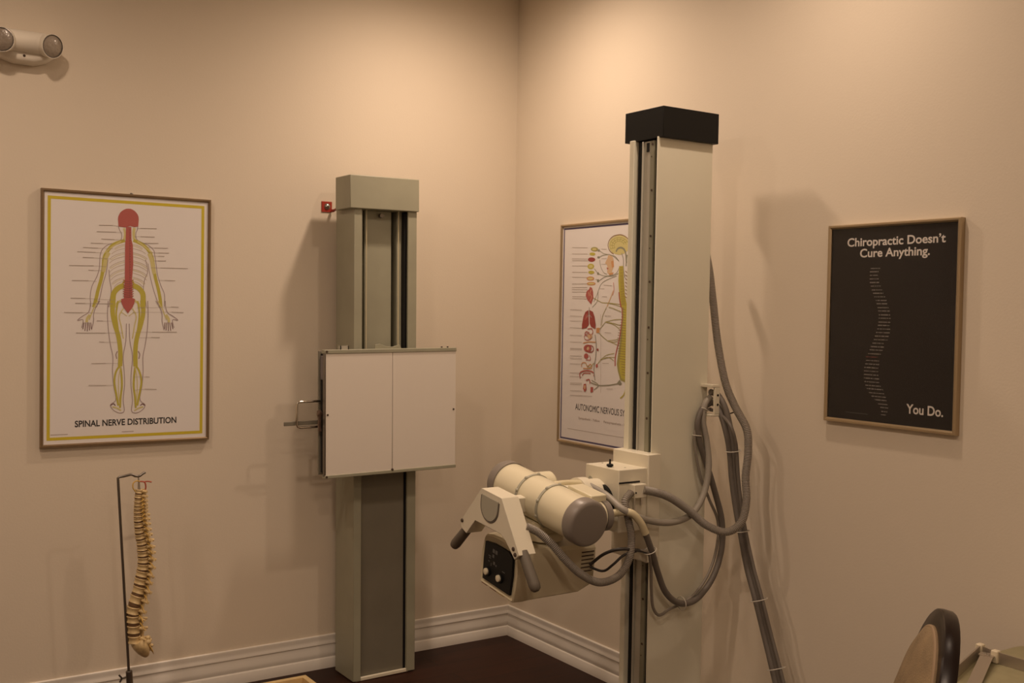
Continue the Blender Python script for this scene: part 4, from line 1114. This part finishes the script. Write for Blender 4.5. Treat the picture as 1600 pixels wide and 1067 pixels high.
CABLES['CABLE_C'] = [(-0.552, -1.55, 0.759), (-0.503, -1.55, 0.746), (-0.471, -1.53, 0.692), (-0.449, -1.51, 0.612), (-0.43, -1.5, 0.544), (-0.4, -1.495, 0.515), (-0.358, -1.495, 0.528), (-0.315, -1.495, 0.538), (-0.248, -1.49, 0.557), (-0.177, -1.485, 0.615), (-0.133, -1.48, 0.697), (-0.127, -1.48, 0.796), (-0.166, -1.475, 0.876), (-0.208, -1.475, 0.956), (-0.234, -1.475, 1.045), (-0.239, -1.475, 1.111), (-0.211, -1.475, 1.175), (-0.167, -1.478, 1.188)]
CABLES['LEAD_A'] = [(-0.66, -1.454, 0.705), (-0.638, -1.5, 0.747), (-0.611, -1.54, 0.766), (-0.552, -1.55, 0.759), (-0.503, -1.55, 0.746)]
CABLES['LEAD_B'] = [(-0.66, -1.454, 0.697), (-0.628, -1.48, 0.686), (-0.62, -1.52, 0.714), (-0.593, -1.54, 0.745), (-0.551, -1.55, 0.755)]

CABLES['BUNDLE_A'] = [(-0.182, -1.485, 1.246), (-0.155, -1.488, 1.237), (-0.15, -1.518, 1.204), (-0.14, -1.54, 1.128), (-0.13, -1.548, 1.052), (-0.12, -1.553, 0.95), (-0.11, -1.568, 0.843), (-0.11, -1.587, 0.781), (-0.1, -1.611, 0.665), (-0.1, -1.655, 0.563), (-0.09, -1.689, 0.446), (-0.09, -1.728, 0.351), (-0.09, -1.764, 0.256), (-0.085, -1.80, 0.13), (-0.08, -1.83, 0.03), (-0.07, -1.90, 0.0115), (-0.06, -2.1, 0.0115)]

CABLES['BUNDLE_B'] = [(-0.181, -1.485, 1.211), (-0.158, -1.49, 1.202), (-0.155, -1.512, 1.169), (-0.15, -1.536, 1.102), (-0.14, -1.54, 1.05), (-0.13, -1.545, 0.95), (-0.12, -1.56, 0.842), (-0.12, -1.58, 0.778), (-0.11, -1.603, 0.665), (-0.11, -1.647, 0.561), (-0.1, -1.681, 0.446), (-0.1, -1.718, 0.349), (-0.1, -1.752, 0.254), (-0.10, -1.785, 0.13), (-0.10, -1.82, 0.03), (-0.095, -1.90, 0.0115), (-0.085, -2.1, 0.0115)]

CABLES['BUNDLE_C'] = [(-0.18, -1.485, 1.185), (-0.157, -1.489, 1.18), (-0.155, -1.515, 1.167), (-0.165, -1.568, 1.136), (-0.15, -1.576, 1.085), (-0.14, -1.573, 1.049), (-0.13, -1.575, 0.954), (-0.125, -1.591, 0.848), (-0.12, -1.603, 0.787), (-0.115, -1.637, 0.673), (-0.115, -1.68, 0.573), (-0.105, -1.716, 0.456), (-0.105, -1.755, 0.363), (-0.105, -1.791, 0.267), (-0.105, -1.83, 0.13), (-0.11, -1.86, 0.03), (-0.115, -1.93, 0.0075), (-0.11, -2.1, 0.0075)]


def cable(name, key, r, material, corr=False, parent=None, seg=12, depth=0.0019):
    return MB().hose(CABLES[key], r, corrugated=corr, seg=seg, depth=depth).build(name, M[material], parent or t)


cable('corrugated_hose', 'HOSE_LOOP', 0.0130, 'hose_grey', True)
hose_w = cable('corrugated_hose', 'HOSE_WALL', 0.0140, 'hose_grey', True)
cable('cream_sleeve', 'SLEEVE_A', 0.0115, 'sleeve', True, depth=0.0008)
cab_a = cable('tube_cable', 'CABLE_A', 0.0110, 'hose_light')
cable('cream_sleeve', 'SLEEVE_B', 0.0125, 'sleeve', True, depth=0.0008)
cab_b = cable('tube_cable', 'CABLE_B', 0.0105, 'hose_dark')
cable('thin_cable', 'CABLE_C', 0.0050, 'hose_grey')
cable('black_lead', 'LEAD_A', 0.0052, 'cable_black')
cable('black_lead', 'LEAD_B', 0.0042, 'cable_black')
bun = cable('trunk_cable', 'BUNDLE_A', 0.0105, 'hose_dark')
cable('trunk_cable', 'BUNDLE_B', 0.0105, 'hose_dark')
cable('trunk_cable', 'BUNDLE_C', 0.0060, 'hose_dark')


def tie(keys_pts, parent, d=(0, 0, 1), pad=0.012, sy=1.0):
    c = sum((Vector(p) for p in keys_pts), Vector()) / len(keys_pts)
    R0 = max((Vector(p) - c).length for p in keys_pts) + pad
    MB().ring(c, d, R0, 0.0016, 28, 8, sy).build('cable_tie', M['tie'], parent)


for k in (4, 7, 9, 11):
    a, c_ = Vector(CABLES['BUNDLE_A'][k]), Vector(CABLES['BUNDLE_B'][k])
    e = Vector(CABLES['BUNDLE_C'][k + 1])
    dd = (Vector(CABLES['BUNDLE_A'][k + 1]) - a).normalized()
    tie((a, c_, e), bun, dd, 0.006)
tie(((-0.487, -1.55, 0.752), (-0.502, -1.55, 0.748)), cab_b, (0.4, 0, -0.9), 0.014)
tie(((-0.318, -1.51, 0.548), (-0.300, -1.495, 0.540)), cab_b, (1, 0, 0.05), 0.010)
tie(((-0.118, -1.49, 0.775), (-0.127, -1.48, 0.770)), cab_b, (0, 0, 1), 0.010)
tie(((-0.226, -1.48, 1.100), (-0.236, -1.475, 1.098)), cab_b, (0.1, 0, 1), 0.009)
tie(((-0.205, -1.48, 1.188), (-0.205, -1.48, 1.186)), cab_a, (0.5, 0, 1), 0.013)
MB().tube([(-0.120, -1.535, 1.178), (-0.135, -1.525, 1.172), (-0.146, -1.522, 1.174)], 0.0022, 8).build('hose_strap', M['seam'], hose_w)
# cable bracket on the rear edge of the column
b = MB()
b.box((-0.202, -1.459, 1.262), (-0.164, -1.512, 1.272))
b.box((-0.202, -1.459, 1.164), (-0.164, -1.512, 1.172))
b.box((-0.186, -1.503, 1.172), (-0.164, -1.512, 1.262))
bk = b.build('cable_bracket', M['cream'], t, bevel=0.0015)
b = MB()
for z in (1.236, 1.204):
    b.cyl((-0.173, -1.511, z), (-0.173, -1.5128, z), 0.0042, seg=12)
build_each(b, 'bracket_hole', M['black'], bk)

# ------------------------------------------------------------------ spine model on its hanging rod

SPINE = [(-1.754, -0.25, 0.845), (-1.756, -0.25, 0.828), (-1.756, -0.25, 0.812), (-1.757, -0.25, 0.799), (-1.757, -0.25, 0.787), (-1.757, -0.25, 0.774), (-1.756, -0.25, 0.76), (-1.756, -0.25, 0.746), (-1.754, -0.25, 0.727), (-1.752, -0.25, 0.706), (-1.749, -0.25, 0.685), (-1.744, -0.25, 0.664), (-1.741, -0.25, 0.642), (-1.739, -0.25, 0.622), (-1.737, -0.25, 0.599), (-1.738, -0.25, 0.574), (-1.742, -0.25, 0.549), (-1.747, -0.25, 0.523), (-1.752, -0.25, 0.493), (-1.762, -0.25, 0.46), (-1.772, -0.25, 0.422), (-1.772, -0.25, 0.391), (-1.77, -0.25, 0.355), (-1.767, -0.25, 0.318)]
YS = -0.25
t = thing('hanging_stand', 'slim steel rod stand with hooked top holding the spine model', 'stand', (-1.775, YS, 0))
rod = [(-1.7775, YS, 0.10), (-1.784, YS, 0.20), (-1.8255, YS, 0.888), (-1.8262, YS, 0.897), (-1.820, YS, 0.9010), (-1.805, YS, 0.9025), (-1.785, YS, 0.9065),
       (-1.778, YS, 0.9065), (-1.768, YS, 0.9005), (-1.758, YS, 0.8985), (-1.750, YS, 0.9000), (-1.742, YS, 0.9065), (-1.732, YS, 0.9115)]
MB().tube(rod, 0.0046, 14).build('rod', M['dark_steel'], t)
b = MB()
b.tube([(-1.772, YS, 0.018), (-1.7835, YS, 0.206)], 0.0115, 20)
slv = b.build('sleeve', M['dark_steel'], t, bevel=0.001)
b = MB()
b.cyl((-1.792, YS, 0.186), (-1.808, YS - 0.004, 0.184), 0.003, seg=10)
b.bar((-1.808, YS, 0.184), (-1.818, YS, 0.197), 0.006, 0.004, (0, 1, 0))
b.bar((-1.808, YS, 0.184), (-1.815, YS, 0.170), 0.006, 0.004, (0, 1, 0))
b.build('wing_screw', M['dark_steel'], slv)
b = MB()
b.lathe((-1.7725, YS, 0), (0, 0, 1), [(0, 0.135), (0.012, 0.135), (0.018, 0.128), (0.022, 0.03), (0.03, 0.018)], 40)
b.build('base_disc', M['dark_steel'], t)

t = thing('spine_model', 'cream plastic human spine model hanging from the steel rod stand', 'anatomical model', (-1.752, YS, 0.25))
MB().tube([(-1.757, YS, 0.902), (-1.7545, YS, 0.880), (-1.7535, YS, 0.845)], [0.0022, 0.003, 0.0055], 10).build('hanger', M['steel'], t)
MB().tube(smooth_path([(-1.768, YS - 0.010, 0.846), (-1.7775, YS - 0.012, 0.862), (-1.776, YS - 0.012, 0.878), (-1.764, YS - 0.010, 0.884), (-1.752, YS - 0.006, 0.880)]), 0.0024, 8).build('nerve', M['nerve'], t)
MB().tube(smooth_path([(-1.736, YS - 0.010, 0.842), (-1.733, YS - 0.012, 0.862), (-1.738, YS - 0.012, 0.878), (-1.752, YS - 0.008, 0.881)]), 0.0026, 8).build('artery', M['artery'], t)
MB().tube(smooth_path([(-1.738, YS - 0.010, 0.879), (-1.726, YS - 0.014, 0.880), (-1.714, YS - 0.016, 0.877)]), 0.0024, 8).build('artery', M['artery'], t)
n = len(SPINE)
for i, (px, py, pz) in enumerate(SPINE):
    up = Vector(SPINE[max(i - 1, 0)]) - Vector(SPINE[min(i + 1, n - 1)])
    gap = up.length / (2 if 0 < i < n - 1 else 1)
    up = up.normalized()
    post = Vector((1, 0, 0))
    post = (post - up * post.dot(up)).normalized()
    if 15 < i:
        post = (post + up * (-0.10)).normalized()
    lat = up.cross(post)
    f = i / (n - 1)
    hw = 0.0125 + 0.0105 * min(1, f * 1.15)          # front-to-back half width
    lw = hw * 1.25
    h = gap * 0.72
    c = Vector((px, py, pz))

    def W(a, l, u_):
        return c + post * a + lat * l + up * u_
    b = MB()
    rings = []
    for u_, s in ((-0.5, 0.94), (-0.42, 1.0), (-0.15, 0.86), (0.15, 0.86), (0.42, 1.0), (0.5, 0.94)):
        rings.append([W(hw * s * math.cos(a), lw * s * math.sin(a), u_ * h) for a in [2 * math.pi * k / 18 for k in range(18)]])
    b.loft(rings)
    # arch, facets, spinous and side processes
    dn = -0.25 if i < 7 else (-0.55 if i < 17 else -0.12)
    sl = (0.008 if i < 6 else 0.013) if i < 18 else 0.015
    if i == 0:
        sl = 0.003
    for s in (-1, 1):
        b.tube([W(hw * 0.7, s * lw * 0.7, h * 0.2), W(hw + 0.008, s * 0.010, h * 0.1), W(hw + 0.014, 0, 0)], [0.0045, 0.005, 0.0055], 8)
        b.tube([W(hw + 0.005, s * 0.010, h * 0.7), W(hw + 0.007, s * 0.011, -h * 0.7)], [0.004, 0.005], 8)
        tl = 0.020 if i < 7 else (0.030 if i < 17 else 0.034)
        b.tube([W(hw * 0.9, s * lw * 0.5, h * 0.1), W(hw + 0.004, s * (lw * 0.8 + tl * 0.4), h * 0.12), W(hw + 0.008, s * (lw * 0.5 + tl), h * 0.15)], [0.0048, 0.0038, 0.0042], 8)
    tip = W(hw + 0.012 + sl, 0, sl * dn)
    b.tube([W(hw + 0.010, 0, 0), W(hw + 0.012 + sl * 0.5, 0, sl * dn * 0.5), tip], [0.0062, 0.0044, 0.0052], 8)
    b.build('vertebra', M['bone'], t)
    if i < n - 1:
        c2 = Vector(SPINE[i + 1])
        d2 = (c2 - c)
        a0 = c + d2 * (0.36)
        a1 = c + d2 * (0.66)
        rg = [[p + post * (hw * s * math.cos(a)) + lat * (lw * s * math.sin(a)) for a in [2 * math.pi * k / 18 for k in range(18)]] for p, s in ((a0, 0.86), ((a0 + a1) / 2, 0.92), (a1, 0.86))]
        MB().loft(rg).build('disc', M['disc'], t)
    if 0 < i < 22 and i % 1 == 0:
        ln = 0.026 + 0.004 * (i % 3)
        b = MB()
        for s in (-1, 1):
            b.tube([W(hw * 0.9, s * lw * 0.6, -h * 0.5), W(hw * 1.0, s * (lw + ln * 0.4), -h * 0.7), W(hw * 1.1 - (0.018 if i < 7 else 0.0), s * (lw + ln), -h * 1.1)], [0.0022, 0.0018, 0.001], 6)
        build_each(b, 'nerve', M['nerve'], t)
# sacrum and tail bone
c = Vector((-1.742, YS, 0.287))
b = MB()
ax = Vector((0.48, 0, -0.88)).normalized()
pp = Vector((0.88, 0, 0.48))
prof = [(-0.030, 0.022, 0.040), (-0.018, 0.027, 0.046), (0.0, 0.026, 0.042), (0.018, 0.022, 0.032), (0.034, 0.015, 0.022), (0.042, 0.009, 0.012)]
b.loft([[c + ax * d + pp * (a * math.cos(q)) + Vector((0, 1, 0)) * (l * math.sin(q)) for q in [2 * math.pi * k / 18 for k in range(18)]] for d, a, l in prof])
for k, (d, o, r) in enumerate(((-0.018, 0.032, 0.010), (0.000, 0.034, 0.009), (0.016, 0.029, 0.008), (-0.008, 0.024, 0.012), (0.030, 0.022, 0.006))):
    b.sphere(c + ax * d + pp * o + Vector((0, (-0.012, 0.006, -0.006, -0.02, 0)[k], 0)), r, (1.1, 1, 0.9), 10, 7)
b.build('sacrum', M['bone'], t)
b = MB()
for k in range(5):
    s = c + ax * (0.006 + k * 0.007) + pp * 0.022 + Vector((0, -0.014 + k * 0.007, 0))
    b.tube([s, s + Vector((0.008, -0.004, -0.010)), s + Vector((0.014, -0.008 + k * 0.004, -0.022))], [0.002, 0.0017, 0.0008], 6)
build_each(b, 'nerve', M['nerve'], t)

# ------------------------------------------------------------------ chair
FV = Vector((-0.688, 0.725, 0)).normalized()
SV = Vector((0.725, 0.688, 0)).normalized()
RK = math.radians(13)
UV = (-FV * math.sin(RK) + Vector((0, 0, 1)) * math.cos(RK)).normalized()
NV = (FV * math.cos(RK) + Vector((0, 0, 1)) * math.sin(RK)).normalized()
BH, BW = 0.27, 0.185
TOP = Vector((-0.950, -2.910, 0.956))
CC = TOP - UV * BH
t = thing('upholstered_chair', 'dark wood chair with oval beige upholstered back beside the olive table', 'chair', (CC.x, CC.y, 0))
Z0 = Vector((0, 0, 1))


def ell(s, w, d):
    return [CC + SV * (math.cos(a) * (BW - w * 0.62)) + UV * (math.sin(a) * (BH - w)) + NV * d for a in [2 * math.pi * k / 56 for k in range(56)]]


b = MB()
rings = [ell(0, 0.040, -0.004), ell(0, 0.036, 0.0), ell(0, 0.006, 0.0), ell(0, 0.0015, -0.003), ell(0, 0.0, -0.010), ell(0, 0.0, -0.026), ell(0, 0.002, -0.030), ell(0, 0.006, -0.031), ell(0, 0.040, -0.031), ell(0, 0.040, -0.004)]
b.loft(rings, caps=False)
b.build('back_frame', M['dark_wood'], t)
b = MB()
b.loft([ell(0, 0.036, -0.030), ell(0, 0.036, 0.002), ell(0, 0.042, 0.009), ell(0, 0.065, 0.018), ell(0, 0.11, 0.026), ell(0, 0.16, 0.030), ell(0, 0.20, 0.031)])
pad = b.build('back_cushion', M['fabric'], t)
b = MB()
b.tube(ell(0, 0.040, 0.004) + ell(0, 0.040, 0.004)[:1], 0.004, 8)
b.build('piping', M['piping'], pad)
SC = Vector((CC.x, CC.y, 0)) + FV * 0.30          # seat centre


def seat_ring(s, z):
    out_ = []
    for k in range(40):
        a = 2 * math.pi * k / 40
        ca, sa = math.cos(a), math.sin(a)
        q = (abs(ca) ** 4 + abs(sa) ** 4) ** (-0.25)
        out_.append(SC + SV * (ca * q * 0.235 * s) + FV * (sa * q * 0.225 * s) + Z0 * z)
    return out_


b = MB()
b.loft([seat_ring(1.0, 0.385), seat_ring(1.02, 0.40), seat_ring(1.02, 0.425), seat_ring(1.0, 0.435)])
b.build('seat_frame', M['dark_wood'], t)
b = MB()
b.loft([seat_ring(0.97, 0.434), seat_ring(0.98, 0.455), seat_ring(0.93, 0.474), seat_ring(0.75, 0.486), seat_ring(0.4, 0.492)])
b.build('seat', M['fabric'], t)
for s in (-1, 1):
    p = SC + SV * (0.195 * s) + FV * 0.185
    MB().tube([p + Z0 * 0.40, p + Z0 * 0.33, p + FV * 0.01 + Z0 * 0.02, p + FV * 0.01], [0.024, 0.022, 0.013, 0.013], 14).build('leg', M['dark_wood'], t)
    q = SC + SV * (0.16 * s) - FV * 0.19
    e = CC + SV * (0.13 * s) - UV * 0.205 - NV * 0.022
    MB().tube([e, q + Z0 * 0.43, q + Z0 * 0.36, q - FV * 0.075 + Z0 * 0.0], [0.017, 0.021, 0.021, 0.014], 14).build('leg', M['dark_wood'], t)

# ------------------------------------------------------------------ treatment table with an aluminium frame lying on it
t = thing('treatment_table', 'olive beige padded table top against the right wall behind the chair', 'table', (-0.27, -3.1, 0))
TX0, TX1, TY0, TY1, TZ = -0.52, -0.022, -3.75, -2.543, 0.65


def round_rect(x0, y0, x1, y1, r, z, k=8):
    P = []
    for cx, cy, a0 in ((x1 - r, y1 - r, 0), (x0 + r, y1 - r, 90), (x0 + r, y0 + r, 180), (x1 - r, y0 + r, 270)):
        for j in range(k + 1):
            a = math.radians(a0 + 90 * j / k)
            P.append((cx + r * math.cos(a), cy + r * math.sin(a), z))
    return P


b = MB()
b.loft([round_rect(TX0 + i, TY0 + i, TX1 - i, TY1 - i, 0.07 - i * 0.5, TZ - d) for i, d in ((0.006, 0.062), (0.0, 0.055), (0.0, 0.010), (0.004, 0.003), (0.012, 0.0))])
b.build('padded_top', M['vinyl'], t)
b = MB()
b.loft([round_rect(TX0 + 0.03, TY0 + 0.03, TX1 - 0.03, TY1 - 0.03, 0.05, z) for z in (TZ - 0.12, TZ - 0.061)])
b.build('apron', M['dark_wood'], t)
for x in (TX0 + 0.07, TX1 - 0.07):
    for y in (TY0 + 0.09, TY1 - 0.09):
        MB().tube([(x, y, TZ - 0.11), (x, y, 0.0)], [0.028, 0.024], 16).build('leg', M['dark_wood'], t)
t = thing('aluminium_frame', 'flat aluminium bar frame with cream corner posts lying on the olive table', 'frame', (-0.26, -2.60, TZ))
z0, z1 = TZ + 0.0005, TZ + 0.029
zc = (z0 + z1) / 2
P1, P2 = Vector((-0.252, -2.551, zc)), Vector((-0.267, -2.603, zc))
b = MB()
b.bar(P1, Vector((-0.490, -2.632, zc)), 0.004, z1 - z0)
b.build('side_bar', M['alu'], t)
b = MB()
b.bar(P2, Vector((-0.262, -3.05, zc)), 0.004, z1 - z0)
b.build('side_bar', M['alu'], t)
MB().bar(P1, P2, 0.0035, (z1 - z0) * 0.96).build('corner_plate', M['alu'], t)
for p in (P1, P2):
    b = MB()
    b.box((p.x - 0.009, p.y - 0.009, z0), (p.x + 0.009, p.y + 0.009, z1 + 0.0035))
    b.build('corner_post', M['post'], t, bevel=0.003)
b = MB()
b.bar(Vector((-0.265, -2.582, z0 + 0.018)), Vector((-0.292, -2.592, z0 + 0.018)), 0.036, 0.002)
b.bar(Vector((-0.285, -2.590, z0 + 0.017)), Vector((-0.500, -2.690, z0 + 0.002)), 0.030, 0.002)
br = b.build('brace_strip', M['alu'], t)
b = MB()
for p in ((-0.276, -2.580, z0 + 0.0185), (-0.282, -2.592, z0 + 0.0185)):
    b.cyl(p, Vector(p) + Vector((0, 0, 0.003)), 0.0035, seg=10)
build_each(b, 'rivet', M['steel'], br)

# ------------------------------------------------------------------ shallow wooden tray on the floor
t = thing('wooden_tray', 'shallow pale wooden tray on the floor left of the wall stand', 'tray', (-1.29, -0.40, 0))
WX0, WX1, WY0, WY1, WH, WT = -1.52, -1.096, -0.62, -0.210, 0.060, 0.022
b = MB()
b.box((WX0, WY1 - WT, 0), (WX1, WY1, WH))
b.box((WX0, WY0, 0), (WX1, WY0 + WT, WH))
b.box((WX0, WY0 + WT, 0), (WX0 + WT, WY1 - WT, WH))
b.box((WX1 - WT, WY0 + WT, 0), (WX1, WY1 - WT, WH))
b.build('rim', M['pale_wood'], t, bevel=0.0015)
MB().box((WX0 + WT, WY0 + WT, 0.001), (WX1 - WT, WY1 - WT, 0.012)).build('bottom', M['card'], t)

for o in bpy.data.objects:
    if 'w' in o:
        del o['w']
